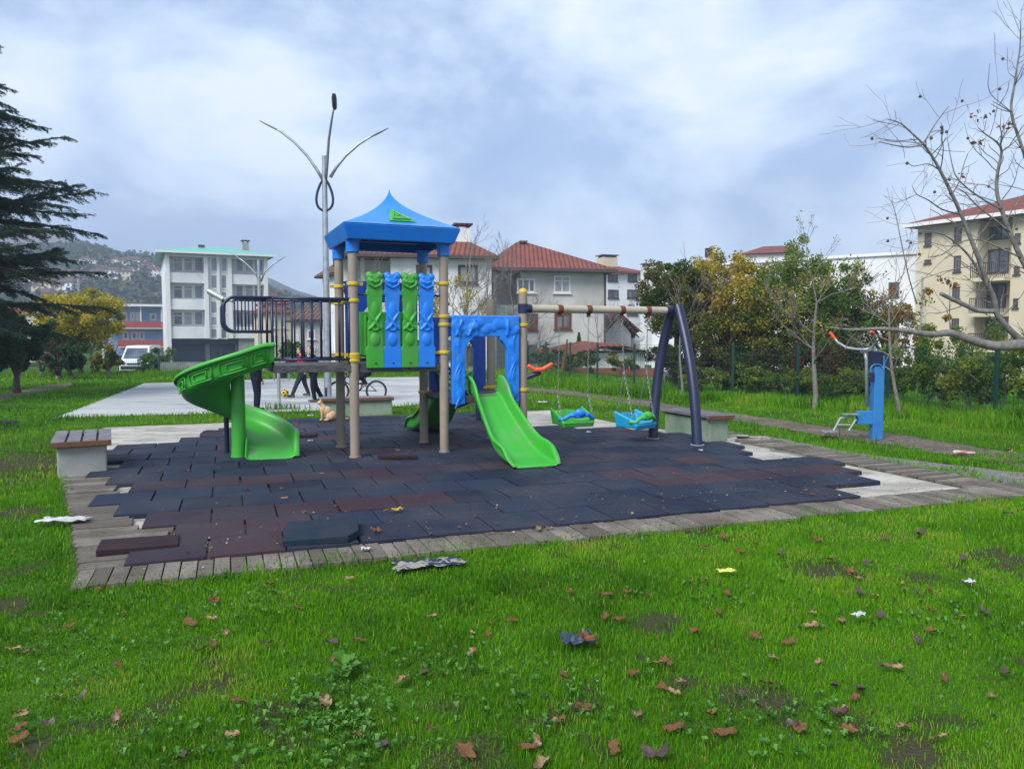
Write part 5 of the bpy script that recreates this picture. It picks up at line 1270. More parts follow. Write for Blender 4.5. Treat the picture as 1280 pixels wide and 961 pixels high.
# big bare tree whose limbs reach in from the right
o = thing('walnut_tree', 'big leafless grey tree reaching in from the right edge with dark seed balls', 'tree', tuple(G(1400,640))); Yb = 9.2
rr = random.Random(77); m = MB(); tips = []
def limb(px, Ys, r0, r1, twig=1.0, d=2):
    n = len(px); q = [P(x, y, Ys[0]+(Ys[1]-Ys[0])*i/(n-1)) for i, (x, y) in enumerate(px)]
    # smooth
    out = []; 
    for i in range(n-1):
        p0, p1, p2, p3 = q[max(i-1,0)], q[i], q[i+1], q[min(i+2,n-1)]
        for f_ in (0,.33,.66): out.append(.5*((2*p1)+(-p0+p2)*f_+(2*p0-5*p1+4*p2-p3)*f_*f_+(-p0+3*p1-3*p2+p3)*f_**3))
    out.append(q[-1]); k = len(out); rs_ = [r0+(r1-r0)*i/(k-1) for i in range(k)]
    m.tube(out, rs_, 9 if r0 > .02 else 6)
    L_ = sum((b-a).length for a, b in zip(out[:-1], out[1:])); c = int(L_*5.2*twig)
    for _ in range(c):
        i = rr.randint(2, k-1); dd = (out[i]-out[i-1]).normalized(); ax = Matrix.Rotation(rr.uniform(0,6.28),3,dd) @ dd.orthogonal().normalized()
        grow(m, out[i], (dd*.5+ax+Vector((0,0,.25))), rr.uniform(.2,.5), min(.007, rs_[i]*.5), d-1 if rr.random() < .75 else 0, tips, rr, .9, .12, 5, .62, (1,3), .0017, 4)
    tips.append((out[-1], 0))
limb([(1400,640),(1380,560),(1340,480),(1318,446)], (9.6,9.3), .20, .14, 0)
limb([(1320,450),(1300,440),(1280,431),(1262,432),(1240,432),(1212,424),(1188,416),(1165,418),(1130,413),(1100,411),(1062,412),(1037,409)], (9.3,9.0), .085, .007, .5)
limb([(1285,432),(1271,421),(1258,408),(1246,392),(1243,375),(1236,358),(1226,330),(1218,310),(1203,272),(1190,243),(1175,213),(1164,194),(1153,179),(1138,165),(1125,154),(1109,149)], (9.3,8.8), .040, .005, 1.9)
limb([(1153,181),(1138,184),(1125,183),(1110,180),(1098,177)], (8.85,8.7), .010, .004, 1)
limb([(1153,181),(1160,170),(1168,157),(1178,143),(1186,133)], (8.85,8.9), .010, .004, 1.3)
limb([(1243,389),(1224,388.5),(1210,383),(1195,376),(1184,371),(1176,367)], (9.2,9.1), .030, .022, .6)
limb([(1240,372),(1228,348),(1215,325),(1200,308),(1184,296),(1168,290),(1150,289)], (9.2,8.9), .018, .004, 2)
limb([(1310,430),(1298,380),(1288,345),(1276,322),(1262,290),(1252,262),(1246,240),(1247,215),(1252,190),(1246,178),(1232,168),(1223,160)], (9.5,9.3), .040, .005, 2.0)
limb([(1310,330),(1300,260),(1288,215),(1276,180),(1264,140),(1268,107),(1272,80),(1275,60),(1276,30)], (9.5,9.4), .026, .005, 2.0)
limb([(1264,140),(1250,132),(1241,127)], (9.4,9.3), .007, .003, 1.5)
limb([(1175,213),(1160,205),(1142,208),(1134,202)], (9,8.8), .008, .003, 1.4)
limb([(1200,268),(1178,262),(1160,250),(1146,243),(1140,232)], (9,8.7), .010, .003, 1.4)
limb([(1252,262),(1230,250),(1210,236),(1196,222),(1190,205),(1184,172)], (9.3,9.1), .012, .004, 1.4)
limb([(1262,290),(1240,272),(1220,256),(1205,240),(1190,232)], (9.3,9.1), .012, .004, 1.4)
limb([(1276,322),(1250,310),(1225,300),(1200,303),(1178,318),(1160,322)], (9.3,9.1), .012, .004, 1.4)
limb([(1146,380),(1137,350),(1128,310),(1120,270),(1114,250)], (9.6,9.5), .009, .003, 1.6)
m.build('trunk', MT['bark'], o, smooth=True)
Tp = [t[0] for t in tips if hasattr(t[0],'x')]
m = MB()
for k in range(34):
    q = rr.choice(Tp); m.ell(q+Vector((0,0,-.02)), .018, nu=8, nv=6)
m.build('seed_balls', MT['barkd'], o, smooth=True)['kind'] = 'stuff'
q = []
for px, py in ((1219,146),(1226,150),(1260,160),(1225,180),(1203,215),(1185,352),(1195,356),(1178,350)):
    c = P(px, py, 9.1); q += [tuple(c+Vector((rr.gauss(0,.05),rr.gauss(0,.04),rr.gauss(0,.03)))) for _ in range(6)]
leaves('crown', np.array(q), .032, LF['brown'], o)

# ---------------------------------------------------------------- cedar on the left
base = G(-95,519); base = Vector((-13.9, 17.8, 0)); ce = thing('cedar_tree', 'dark cedar with flat spreading boughs hanging in from the left edge', 'tree', tuple(base))
rr = random.Random(9); m = MB(); m.tube([base+Vector((0,0,-.1)), base+Vector((0,0,5)), base+Vector((.1,0,11))], [.32,.22,.06], 14); NP = []; ND = []
z = 1.9
def bough(z, az, ln, droop):
    pts = []; n = 12; d = Vector((math.cos(az), math.sin(az), rr.uniform(.05,.42))); p = base+Vector((0,0,z)); wz = rr.uniform(-.10,.10)
    for k in range(n+1):
        pts.append(p.copy()); d = (d+Vector((rr.gauss(0,.05),rr.gauss(0,.05),-droop*.024+wz*.2))).normalized(); p = p+d*ln/n
    m.tube(pts, [.05*(1-k/(n+1))*ln/3.2+.006 for k in range(n+1)], 5, cap=False)
    for k in range(2, n+1):
        t = k/n; dd = (pts[k]-pts[k-1]).normalized(); side = Vector((-dd.y, dd.x, 0)).normalized()
        for s in (-1,1):
            for rep in range(2):
                l = ln*.30*(1.12-t*.75)*rr.uniform(.5,1.15); e = (dd*.85+side*s*rr.uniform(.5,1.1)+Vector((0,0,rr.uniform(-.42,.12)))).normalized()
                st = pts[k]-(pts[k]-pts[k-1])*rr.random(); q = [st, st+e*l*.5+Vector((0,0,.02)), st+e*l+Vector((0,0,-.05*l))]
                m.tube(q, [.008,.006,.003], 3, cap=False)
                c = int(l*70)+4
                for j in range(c):
                    f_ = j/c; a = st+e*l*f_; NP.append(a+Vector((rr.gauss(0,.02),rr.gauss(0,.02),rr.gauss(0,.012)-f_*f_*l*.12))); ND.append(e)
                    if j % 6 == 2:  # short side sprays hanging a little
                        e2 = (e*.5+side*rr.choice((-1,1))*.7+Vector((0,0,rr.uniform(-.9,-.1)))).normalized(); l2 = l*.3*rr.uniform(.4,1)
                        for h_ in range(int(l2*60)+2): NP.append(a+e2*(l2*h_/(l2*60+2))+Vector((0,0,rr.gauss(0,.012)))); ND.append(e2)
for bpx, bpy_, z_ in []: pass
while z < 9.8:
    taper = 1.08 if z < 4.2 else max(.42, 1.08-(z-4.2)/7.8)
    for k in range(5):
        az = rr.uniform(-2.2, 1.1) if k else rr.uniform(-.75,.15)
        bough(z+rr.uniform(-.15,.15), az, (3.3+rr.uniform(-.6,.6))*taper, 1.0)
    z += .29 if not 6.3 < z < 7.0 else .8
m.build('trunk', MT['barkd'], ce, smooth=True)
NP = np.array([tuple(v) for v in NP]); ND = np.array([tuple(v) for v in ND]); NP = np.repeat(NP,3,0); ND = np.repeat(ND,3,0); n = len(NP)
r1 = RS.randn(n,3)*.8; r1[:,2] = np.abs(r1[:,2])*.6-.1; dr = ND+r1; dr /= np.linalg.norm(dr,axis=1)[:,None]; sd = np.cross(dr, RS.randn(n,3)); sd /= np.linalg.norm(sd,axis=1)[:,None]
Ln = (.030+.03*RS.rand(n))[:,None]; V = np.stack([NP-sd*.0065, NP+sd*.0065, NP+dr*Ln], 1)
npmesh('needles', V.reshape(-1,3), [np.arange(n*3).reshape(-1,3)], 0, np.clip(.5+.3*RS.randn(n),0,1), LF['cedar'], ce)

# ---------------------------------------------------------------- hillside woods: one mass
q = []
for _ in range(3600):
    j = rr.randint(1, hny-2); i = rr.randint(0, hnx-2); t = rr.random(); a = HVa[j,i]*(1-t)+HVa[j+1,i+1]*t
    s = rr.uniform(1.0,2.6); k = 22; d = RS.randn(k,3); d /= np.linalg.norm(d,axis=1)[:,None]; q.append(a+np.array([0,0,s*.7])+d*s*np.array([.9,.9,1]))
q = np.concatenate(q); tt = np.repeat(RS.rand(len(q)//22), 22)*.8+RS.rand(len(q))*.2
wd = leaves('hillside_trees', q, .75, LF['hill'], None, tt, aspect=.9); wd['kind'] = 'stuff'

# ---------------------------------------------------------------- weeds in the lawn
q = []; tl = []
def rosette(c, r, n, hgt):
    for k in range(n):
        a = rr.uniform(0,6.28); q.append((c, a, r*rr.uniform(.6,1.1), hgt*rr.uniform(.4,1.2)))
for px, py, s in [(rr.gauss(408,48), rr.gauss(905,34), 1) for _ in range(260)]+[(cx_+rr.gauss(0,sx__), cy_+rr.gauss(0,sy__), .9) for cx_, cy_, sx__, sy__, n__ in ((150,800,60,20,120),(300,760,50,10,90),(700,880,60,25,160),(560,830,40,14,90),(980,900,70,25,150),(1180,780,60,20,120),(880,740,70,12,90),(250,930,60,20,120),(60,860,40,30,80)) for _ in range(int(n__*.55))]+[(rr.uniform(560,760), rr.gauss(850,45), .7) for _ in range(26)]+[(rr.uniform(60,400), rr.uniform(780,950), .6) for _ in range(24)]+[(rr.uniform(1100,1260), rr.uniform(760,950), .6) for _ in range(24)]+[(rr.uniform(600,1270), 0, .7) for _ in range(44)]+[(rr.uniform(110,330), 0, .8) for _ in range(14)]:
    if py == 0: py = float(np.interp(px,[92,300,640,1280],[748,733,694,634]))+rr.uniform(0,9)
    if py > 990: continue
    rosette(G(px, py)+Vector((rr.gauss(0,.03),rr.gauss(0,.03),0)), (.017*s+.003)*rr.uniform(.6,1.3), rr.randint(3,6), .022)
for px, py in ((428,845),(425,850),(431,838)): rosette(G(px,py), .07, 5, .06)
V = []; Fq = []
for c, a, r, h in q:
    dx, dy = math.cos(a), math.sin(a); w = r*.46; b = len(V)
    V += [(c.x,c.y,.02), (c.x+dx*r*.6-dy*w, c.y+dy*r*.6+dx*w, .02+h), (c.x+dx*r*1.1, c.y+dy*r*1.1, .02+h*.8), (c.x+dx*r*.6+dy*w, c.y+dy*r*.6-dx*w, .02+h)]; Fq.append((b,b+1,b+2,b+3))
LF['weed'] = leafmat('weed leaves', [(.07,.22,.025),(.11,.28,.045),(.17,.34,.09)], .4)
npmesh('weeds', np.array(V), [np.array(Fq)], 0, RS.rand(len(Fq)), LF['weed'])['kind'] = 'stuff'

# ---------------------------------------------------------------- fallen leaves
def leafproto(kind, seed):
    r_ = random.Random(seed); m = MB()
    if kind == 'lobed': out = []; 
    n = 20; pts = []
    for k in range(n):
        a = 2*math.pi*k/n
        if kind == 'lobed': rad = (.55+.35*abs(math.cos(a*2.5))**1.5)*r_.uniform(.85,1.15)
        elif kind == 'oval': rad = .95*(abs(math.cos(a))*1.0+.45*abs(math.sin(a)))
        else: rad = .75+.2*math.sin(a*3+1)
        pts.append((math.cos(a)*rad, math.sin(a)*rad*(.8 if kind != 'oval' else .75)))
    cx, cy = r_.uniform(.1,.6), r_.uniform(-.4,.5)
    def zz(x, y, j): return .10+cx*.5*x*x+cy*.6*y*abs(y)+.22*abs(y)+r_.uniform(-.12,.16)*j
    vs = [(0,0,zz(0,0,0))]; fs = []
    for rg in (.5,1.0):
        for x, y in pts: vs.append((x*rg*r_.uniform(.93,1.07), y*rg*(1-.35*abs(cy)*rg), zz(x*rg, y*rg, rg)*(1+.6*abs(cx))))
    for k in range(n):
        k2 = (k+1)%n; fs.append((0,1+k,1+k2)); fs.append((1+k,1+n+k,1+n+k2,1+k2))
    m.add(vs, fs, r_.random()); m.tube([(-.9,0,.35),(-1.3,.05,.25),(-1.6,.02,.12)], .035, 4, r_.random())
    return m
LM = [mat('dead leaf brown', (.19,.095,.04), .75, col2=(.10,.045,.022), ns=2, col3=(.26,.15,.07), ns3=3, trans=.15), mat('dead leaf pale', (.34,.23,.13), .75, col2=(.17,.10,.05), ns=2, lo=.42, hi=.6, trans=.15), mat('dead leaf red', (.24,.10,.04), .7, col2=(.12,.05,.022), ns=2, trans=.15), mat('dead leaf dark', (.05,.03,.028), .5, col2=(.09,.055,.05), ns=4, trans=.1)]
PR = []
for i, (kd, mi, lab) in enumerate((('lobed',0,'curled brown lobed leaf fallen on the lawn'),('oval',1,'pale tan oval leaf fallen on the lawn'),('lobed',2,'reddish brown lobed leaf fallen on the lawn'),('oval',3,'dark wet oval leaf fallen on the lawn'),('ragged',0,'ragged brown scrap of leaf on the lawn'),('oval',0,'folded brown oval leaf fallen on the lawn'))):
    o_ = leafproto(kd, i*7+1).build('fallen_leaf', LM[mi], None, smooth=True); tag(o_, lab, 'leaf', lab.replace(' fallen on the lawn','').replace(' on the lawn','')+' kind'); PR.append([o_, True])
def putleaf(i, p, s, rz, tx, ty, lab=None, grp=None):
    o_ = PR[i][0]
    if PR[i][1]: PR[i][1] = False
    else: o_ = o_.copy(); C.objects.link(o_)
    o_.location = p; o_.scale = (s, s, s); o_.rotation_euler = (tx, ty, rz)
    if lab: o_['label'] = lab; o_['group'] = grp
    return o_
LL = [(22,912,.05),(290,918,.035),(406,878,.06),(502,851,.06),(580,940,.07),(676,955,.055),(796,894,.055),(768,937,.05),(842,911,.05),(851,852,.04),(906,917,.055),(1061,912,.05),(1129,909,.05),(1117,834,.05),(1015,782,.05),(1052,776,.055),(641,776,.05),(612,779,.035),(238,779,.055),(254,811,.045),(148,832,.04),(268,752,.055),(283,791,.035),(336,731,.045),(372,761,.04),(898,766,.045),(944,796,.05),(986,803,.045),(966,822,.04),(1075,741,.045),(1086,706,.055),(1061,716,.07),(1022,676,.06),(976,693,.045),(945,681,.04),(786,741,.045),(756,771,.04),(713,739,.04),(652,713,.04),(728,885,.05),(705,846,.05),(792,842,.045),(830,826,.035),(1180,848,.04),(1240,870,.04),(1205,700,.05),(1260,642,.05),(1150,668,.06),(1105,672,.05),(905,672,.06),(880,684,.05),(925,690,.05),(590,815,.04),(450,800,.04),(380,690,.05),(60,905,.03),(25,890,.04),(15,812,.05),(36,815,.05),(480,935,.045),(820,945,.06),(1000,910,.05),(960,855,.045),(870,790,.045),(1165,790,.045),(1200,770,.035),(700,900,.035),(540,770,.035),(413,804,.04),(880,727,.04),(1040,700,.06),(1068,722,.05)]
LL += [(rr.uniform(20,1270), rr.uniform(700,950)**1, rr.uniform(.025,.045)) for _ in range(60)]
LL += [(rr.uniform(1150,1275), rr.uniform(560,640), .04) for _ in range(8)]
bl_ = [(p_.x,p_.y) for p_ in BORDER]
for k, (px, py, s) in enumerate(LL):
    p = G(px, py, .03)
    if pip(np.array([p.x]), np.array([p.y]), bl_)[0]: continue
    putleaf(rr.choice((0,1,1,2,3,3,4,5,5)) if k > 20 else rr.choice((0,1,5)), p, s*.82, rr.uniform(0,6.28), rr.uniform(-.3,.3), rr.uniform(-.3,.3))
ML = [(rr.uniform(150,1050), rr.uniform(560,680), rr.uniform(.018,.035)) for _ in range(46)]+[(673,661,.05),(730,659,.03),(840,652,.03),(790,642,.03),(700,672,.025),(610,683,.03),(520,690,.04),(470,665,.05),(545,690,.03),(380,640,.03),(235,588,.03),(465,606,.03)]
for px, py, s in ML:
    p = G(px, py, .065); 
    inm = pip(np.array([p.x]), np.array([p.y]), MATp)[0]
    if not inm and not pip(np.array([p.x]), np.array([p.y]), bl_)[0]: continue
    if not inm: p = G(px, py, .045)
    i = rr.choice((1,4,2,0))
    w_ = {0:'curled brown lobed leaf',1:'pale tan oval leaf',2:'reddish brown lobed leaf',4:'ragged brown scrap of leaf'}[i]; sfx = ' lying on the rubber mat' if inm else ' lying on the plank edging'
    putleaf(i, p, s, rr.uniform(0,6.28), rr.uniform(-.15,.15), rr.uniform(-.15,.15), w_+sfx, w_+sfx+' kind')
LM.append(mat('yellow leaf', (.55,.33,.03), .6, col2=(.4,.2,.03), ns=4, trans=.2))
p = G(495,638,.07); o_ = leafproto('ragged', 99).build('fallen_leaf', LM[4], None, smooth=True); o_.location = p; o_.scale = (.065,)*3; o_.rotation_euler = (.2,0,.4); tag(o_, 'large yellow leaf lying on the rubber tiles', 'leaf')
# ---------------------------------------------------------------- litter and small finds
def crumple(name, label, cat, p, sx, sy, amp, m_, seed, rz=0, n=14):
    r_ = random.Random(seed); mb = MB(); H = [[r_.uniform(0,amp)*(1 if (i+j) % 2 else .3) for i in range(n+1)] for j in range(n+1)]
    def fn(u, v):
        i, j = int(round(u*n)), int(round(v*n)); x = (u-.5)*sx*(1+.12*math.sin(v*7)); y = (v-.5)*sy*(1+.15*math.sin(u*9+1))
        return Vector(p)+Vector((x*math.cos(rz)-y*math.sin(rz), x*math.sin(rz)+y*math.cos(rz), H[j][i]+.01))
    mb.grid(fn, n, n)
    for k in range(len(mb.f)): mb.t[k] = r_.random()
    return tag(mb.build(name, m_, None, loc=tuple(p), solid=.002, smooth='auto'), label, cat)
MT['paper'] = mat('dirty white paper', (.55,.56,.58), .8, col2=(.35,.35,.36), ns=8)
MT['sheetp'] = mat('striped torn sheet', (.27,.26,.23), .8, col2=(.03,.04,.07), ns=9, nd=2, lo=.49, hi=.53, stretch=(1,3,1))
MT['scrap'] = mat('dark blue scrap', (.025,.04,.075), .6, col2=(.2,.2,.22), ns=14, lo=.6, hi=.7)
crumple('torn_plastic_sheet', 'torn pale plastic sheet with dark stripes at the edge of the planks', 'plastic sheet', G(536,706,.03), .44, .16, .018, MT['sheetp'], 1, M.r)
crumple('plastic_scrap', 'crumpled dark blue plastic scrap half covered by a brown leaf on the lawn', 'plastic scrap', G(722,802,.04), .15, .12, .03, MT['scrap'], 2, .2, 8)
q_ = putleaf(2, G(732,800,.075), .055, .6, .2, .2, 'reddish brown leaf lying over the dark blue plastic scrap', None)
if 'group' in q_: del q_['group']
crumple('plastic_bag', 'flattened white plastic wrapper beside the left plank edging', 'wrapper', G(80,651,.05), .36, .13, .02, MT['paper'], 3, .1, 8)
MT['wrap'] = mat('yellow wrapper', (.55,.58,.12), .5)
crumple('wrapper', 'small yellow green wrapper lying on the lawn', 'wrapper', G(908,715,.05), .11, .05, .015, MT['wrap'], 4, .1, 6)
for px, py, lab, s, z in ((457,688,'crumpled white tissue lying on the planks by the mat front edge',.06,.04),(1212,729,'small white paper scrap on the right of the lawn',.06,.05),(1073,771,'white paper scrap near the brown leaves in the lawn',.06,.05),(736,541,'small white paper scrap on the mat under the swings',.07,.06),(876,564,'white paper scrap beside the front swing leg',.05,.06),(388,552,'white paper scrap on the mat behind the spiral slide',.07,.06),(388,520,'white paper scrap in the grass strip near the cat',.10,.05),(678,503,'flat white scrap in the grass behind the swings',.22,.05)):
    crumple('paper_scrap', lab, 'paper scrap', G(px,py,z), s, s*.7, .02, MT['paper'], int(px), .3, 5)
crumple('dark_rag', 'dark rag lying in the grass at the far left', 'rag', G(8,529,.04), .35, .16, .04, MT['clothg'], 8, .1, 8)
MT['shoep'] = mat('pink shoe', (.45,.12,.12), .6, col2=(.5,.45,.42), ns=20, lo=.5, hi=.52)
p = G(1205,568,.03); m = MB()
for k in range(8): t = k/7; m.ell(p+Vector((-.11+.22*t, .01*math.sin(t*3), .03-.008*t)), (.03,.036-.006*abs(t-.4),.028-.012*t), nu=10, nv=7)
tag(m.build('shoe', MT['shoep'], None, loc=tuple(p), remesh=.006), 'lost pink and white shoe lying by the path on the right', 'shoe')
m = MB(); 
for k, (px, py) in enumerate(((915,546),(928,549),(940,548))):
    p = G(px, py, .02); mb = MB(); mb.prism([(p.x-.25,p.y-.12),(p.x+.22,p.y-.15),(p.x+.26,p.y+.1),(p.x-.2,p.y+.14)], .0, .035)
    tag(mb.build('paving_slab', MT['slab'], None, loc=tuple(p), bevel=.006), 'flat pale paving slab sunk in the grass behind the right bench', 'paving slab', 'paving slabs behind the right bench')

# ---------------------------------------------------------------- people
def person(label, pos, head, S, J, cols, lean=0):
    """pos feet point, head heading (rad), S stature; J joint overrides in units of stature, x forward, y left."""
    o = thing('person', label, 'person', tuple(pos)); Rz = Matrix.Rotation(head, 3, 'Z'); p0 = Vector(pos)
    D = dict(pel=(0,0,.52), che=(0,0,.70), nek=(.0,0,.835), hea=(.012,0,.925),
             shl=(0,.105,.79), ell=(-.01,.135,.64), wrl=(.03,.14,.50), shr=(0,-.105,.79), elr=(-.01,-.135,.64), wrr=(.03,-.14,.50),
             hil=(0,.052,.50), knl=(.015,.055,.28), anl=(0,.06,.05), hir=(0,-.052,.50), knr=(.015,-.055,.28), anr=(0,-.06,.05)); D.update(J)
    W = {k: p0+Rz @ (Vector(v)*S) for k, v in D.items()}; E = lambda k, x, y, z: W[k]+Rz @ (Vector((x,y,z))*S)
    s = S; m = MB(); c = m.caps
    c(W['pel'],W['che'],.078*s,.085*s); c(W['che'],E('nek',0,0,-.03),.08*s,.045*s); c(W['nek'],E('hea',-.01,0,-.04),.03*s,.03*s,)
    m.ell(E('hea',0,0,.01), (.056*s,.048*s,.068*s), Rz); m.ell(E('hea',.022,0,-.035), (.032*s,.03*s,.03*s), Rz)
    m.ell(E('hea',.058,0,-.008), (.012*s,.008*s,.014*s), Rz, 8, 6)
    for q in (-1,1): m.ell(E('hea',0,q*.05,0), (.012*s,.007*s,.018*s), Rz, 8, 6)
    for q in 'lr':
        sg = 1 if q == 'l' else -1
        c(E('che',0,sg*.03,.06),W['sh'+q],.04*s,.038*s); c(W['sh'+q],W['el'+q],.034*s,.026*s); c(W['el'+q],W['wr'+q],.025*s,.018*s)
        d = (W['wr'+q]-W['el'+q]).normalized(); sd = d.cross(Rz @ Vector((0,1,0))).normalized()
        c(W['wr'+q], W['wr'+q]+d*.035*s, .016*s,.019*s)
        for k in range(4):
            b_ = W['wr'+q]+d*.04*s+sd*(k-1.5)*.0095*s; l = (.032,.038,.036,.028)[k]*s; mid = b_+d*l*.55; c(b_, mid, .0058*s, n=6); c(mid, mid+(d*.7-Rz@Vector((0,sg*.5,0))).normalized()*l*.5, .0052*s,.0045*s, n=6)
        b_ = W['wr'+q]+d*.012*s+sd*.018*s; c(b_, b_+(d+sd*.8).normalized()*.032*s, .0065*s,.005*s, n=6)
        c(W['hi'+q],W['kn'+q],.055*s,.038*s); c(W['kn'+q],W['an'+q],.037*s,.024*s); c(W['an'+q],E('an'+q,.07,0,-.03),.022*s,.02*s)
    body = m.build('body', MT['skin'], o, remesh=.0052*S/1.2)
    m = MB(); c = m.caps; g = .012*s                       # jacket
    c(E('pel',0,0,.02),W['che'],.092*s,.096*s); c(W['che'],E('nek',0,0,-.03),.092*s,.05*s)
    for q in 'lr':
        sg = 1 if q == 'l' else -1; c(E('che',0,sg*.03,.06),W['sh'+q],.05*s,.047*s); c(W['sh'+q],W['el'+q],.046*s,.037*s); c(W['el'+q],W['el'+q].lerp(W['wr'+q],.94),.036*s,.028*s)
    m.tube([W['nek']+Vector((0,0,-.03*s)), W['nek']+Vector((0,0,.012*s))], [.052*s,.044*s], 12)
    m.build('jacket', cols[0], o, remesh=.009)
    m = MB(); c = m.caps
    c(E('pel',0,0,-.01),E('pel',0,0,.03),.084*s,.084*s)
    for q in 'lr': c(W['hi'+q],W['kn'+q],.066*s,.047*s); c(W['kn'+q],E('an'+q,0,0,.012),.046*s,.036*s)
    m.build('trousers', cols[1], o, remesh=.009)
    for q in 'lr':
        m = MB(); d = (W['an'+q]-W['kn'+q]).normalized(); f_ = (Rz @ Vector((1,0,0)) - d*0).normalized(); a = E('an'+q,0,0,-.020)
        for k in range(6): m.ell(a+f_*(-.02+.022*k)*s, ((.030)*s,(.035-.0015*abs(k-3))*s,(.034-.003*k)*s), Rz, 10, 7)
        m.build('shoe', cols[2], o, remesh=.008)
    m = MB(); m.ell(E('hea',-.012,0,.022), (.056*s,.054*s,.064*s), Rz); m.ell(E('hea',-.03,0,-.01), (.035*s,.048*s,.05*s), Rz); m.build('hair', MT['hair'], o, remesh=.007)
    for q in (-1,1):
        m = MB(); m.ell(E('hea',.050,q*.018,.008), .0065*s, nu=8, nv=6); m.build('eye', MT['black'], o, smooth=True)
    m = MB(); m.tube([E('hea',.050,-.014,-.038), E('hea',.054,0,-.040), E('hea',.050,.014,-.038)], .0035*s, 6); m.build('mouth', MT['redband'], o)
    return o
zz = .012
p = G(321,514.5); p.z = zz
person('person in dark navy clothes standing on the court behind the spiral slide', p, R(30), 1.22, dict(wrr=(.05,-.15,.50), elr=(-.02,-.15,.64)), (MT['clothn'],MT['clothn'],MT['clothn']))
p = G(379,497); p.z = zz
person('person in a red jacket and grey trousers striding across the court', p, R(192), 1.20,
       dict(knl=(.11,.055,.29), anl=(.20,.06,.055), knr=(-.03,-.055,.28), anr=(-.10,-.06,.07), wrl=(.11,.14,.54), wrr=(-.07,-.14,.52), che=(.02,0,.70), nek=(.03,0,.835), hea=(.05,0,.925)), (MT['clothr'],MT['clothg'],MT['shoe']))
p = G(392,503); p.z = zz
person('person in black clothes leaning forward with one foot out, next to the lamp post', p, R(205), 1.25,
       dict(knl=(.02,.05,.28), anl=(-.01,.05,.05), knr=(-.05,-.055,.28), anr=(-.16,-.06,.055), ell=(-.05,.15,.67), wrl=(.08,.12,.58), wrr=(.09,-.10,.55), hea=(.04,0,.92)), (MT['clothn'],MT['clothn'],MT['shoe']))
# bicycle and its rider
bp = G(447,502); bp.z = zz; bc = thing('bicycle', 'small dark bicycle ridden behind the tower posts', 'bicycle', tuple(bp)); ah = R(187)
B3 = Matrix.Rotation(ah,3,'Z'); BB_ = lambda x, y, z: bp + B3 @ Vector((x,y,z)); wr_ = .22
for x, nm in ((.42,'front'),(-.42,'rear')):
    m = MB(); q = [BB_(x+math.cos(a)*wr_,0,wr_+.0+math.sin(a)*wr_+.01) for a in [2*math.pi*k/28 for k in range(29)]]; m.tube(q, .022, 8, cap=False); wh = m.build('wheel', MT['black'], bc, smooth=True)
    m = MB(); q = [BB_(x+math.cos(a)*(wr_-.025),0,wr_+.01+math.sin(a)*(wr_-.025)) for a in [2*math.pi*k/28 for k in range(29)]]; m.tube(q, .010, 6, cap=False)
    for k in range(14): a = 2*math.pi*k/14; m.tube([BB_(x,0,wr_+.01), BB_(x+math.cos(a)*(wr_-.02),0,wr_+.01+math.sin(a)*(wr_-.02))], .0018, 3)
    m.tube([BB_(x,-.04,wr_+.01),BB_(x,.04,wr_+.01)], .018, 8); m.build('rim', MT['steel'], wh)
m = MB(); bbk = (-.05,0,.24); st_ = (-.18,0,.50); ht = (.26,0,.56); hb_ = (.29,0,.45)
for a, b, r_ in ((bbk,st_,.015),(bbk,hb_,.018),(st_,ht,.015),((-.42,.04,.23),(-.06,.02,.24),.009),((-.42,-.04,.23),(-.06,-.02,.24),.009),((-.42,.04,.23),(-.17,.0,.47),.008),((-.42,-.04,.23),(-.17,-.0,.47),.008),(ht,hb_,.02)): m.tube([BB_(*a),BB_(*b)], r_, 8)
m.build('frame', MT['navy'], bc, smooth='auto')
m = MB(); m.tube([BB_(.255,0,.58),BB_(.30,0,.44)], .016, 8); 
for s in (-.05,.05): m.tube([BB_(.30,s,.44),BB_(.42,s,.23)], .012, 8)
m.tube([BB_(.30,-.05,.44),BB_(.30,.05,.44)], .014, 8); m.build('fork', MT['steel'], bc, smooth='auto')
m = MB(); m.tube([BB_(.25,0,.57),BB_(.235,0,.66)], .013, 8); m.tube([BB_(.20,-.24,.70),BB_(.23,-.12,.67),BB_(.23,.12,.67),BB_(.20,.24,.70)], .012, 8); m.build('handlebar', MT['black'], bc, smooth=True)
m = MB(); m.tube([BB_(*st_),BB_(-.21,0,.58)], .012, 8); m.ell(BB_(-.22,0,.60), (.12,.06,.028), B3); m.build('saddle', MT['black'], bc, smooth=True)
m = MB(); m.tube([BB_(-.05,-.07,.24),BB_(-.05,.07,.24)], .014, 8); m.tube([BB_(-.05,.07,.24),BB_(.05,.07,.15)], .009, 6); m.tube([BB_(-.05,-.07,.24),BB_(-.15,-.07,.33)], .009, 6)
m.box(BB_(.06,.11,.15), (.08,.07,.018), m=B3); m.box(BB_(-.16,-.11,.33), (.08,.07,.018), m=B3); m.build('pedals', MT['black'], bc)
S_ = 1.25
person('person in dark clothes sitting on the small bicycle behind the tower posts', bp+B3@Vector((-.22,0,0)), ah, S_,
       dict(pel=(0,0,.53), che=(.06,0,.69), nek=(.10,0,.82), hea=(.13,0,.91), shl=(.07,.105,.78), shr=(.07,-.105,.78), ell=(.18,.14,.66), elr=(.18,-.14,.66), wrl=(.31,.15,.575), wrr=(.31,-.15,.575),
            hil=(.01,.055,.51), hir=(.01,-.055,.51), knl=(.19,.075,.40), anl=(.20,.08,.19), knr=(.17,-.075,.48), anr=(.05,-.08,.335)), (MT['clothn'],MT['clothn'],MT['shoe']))

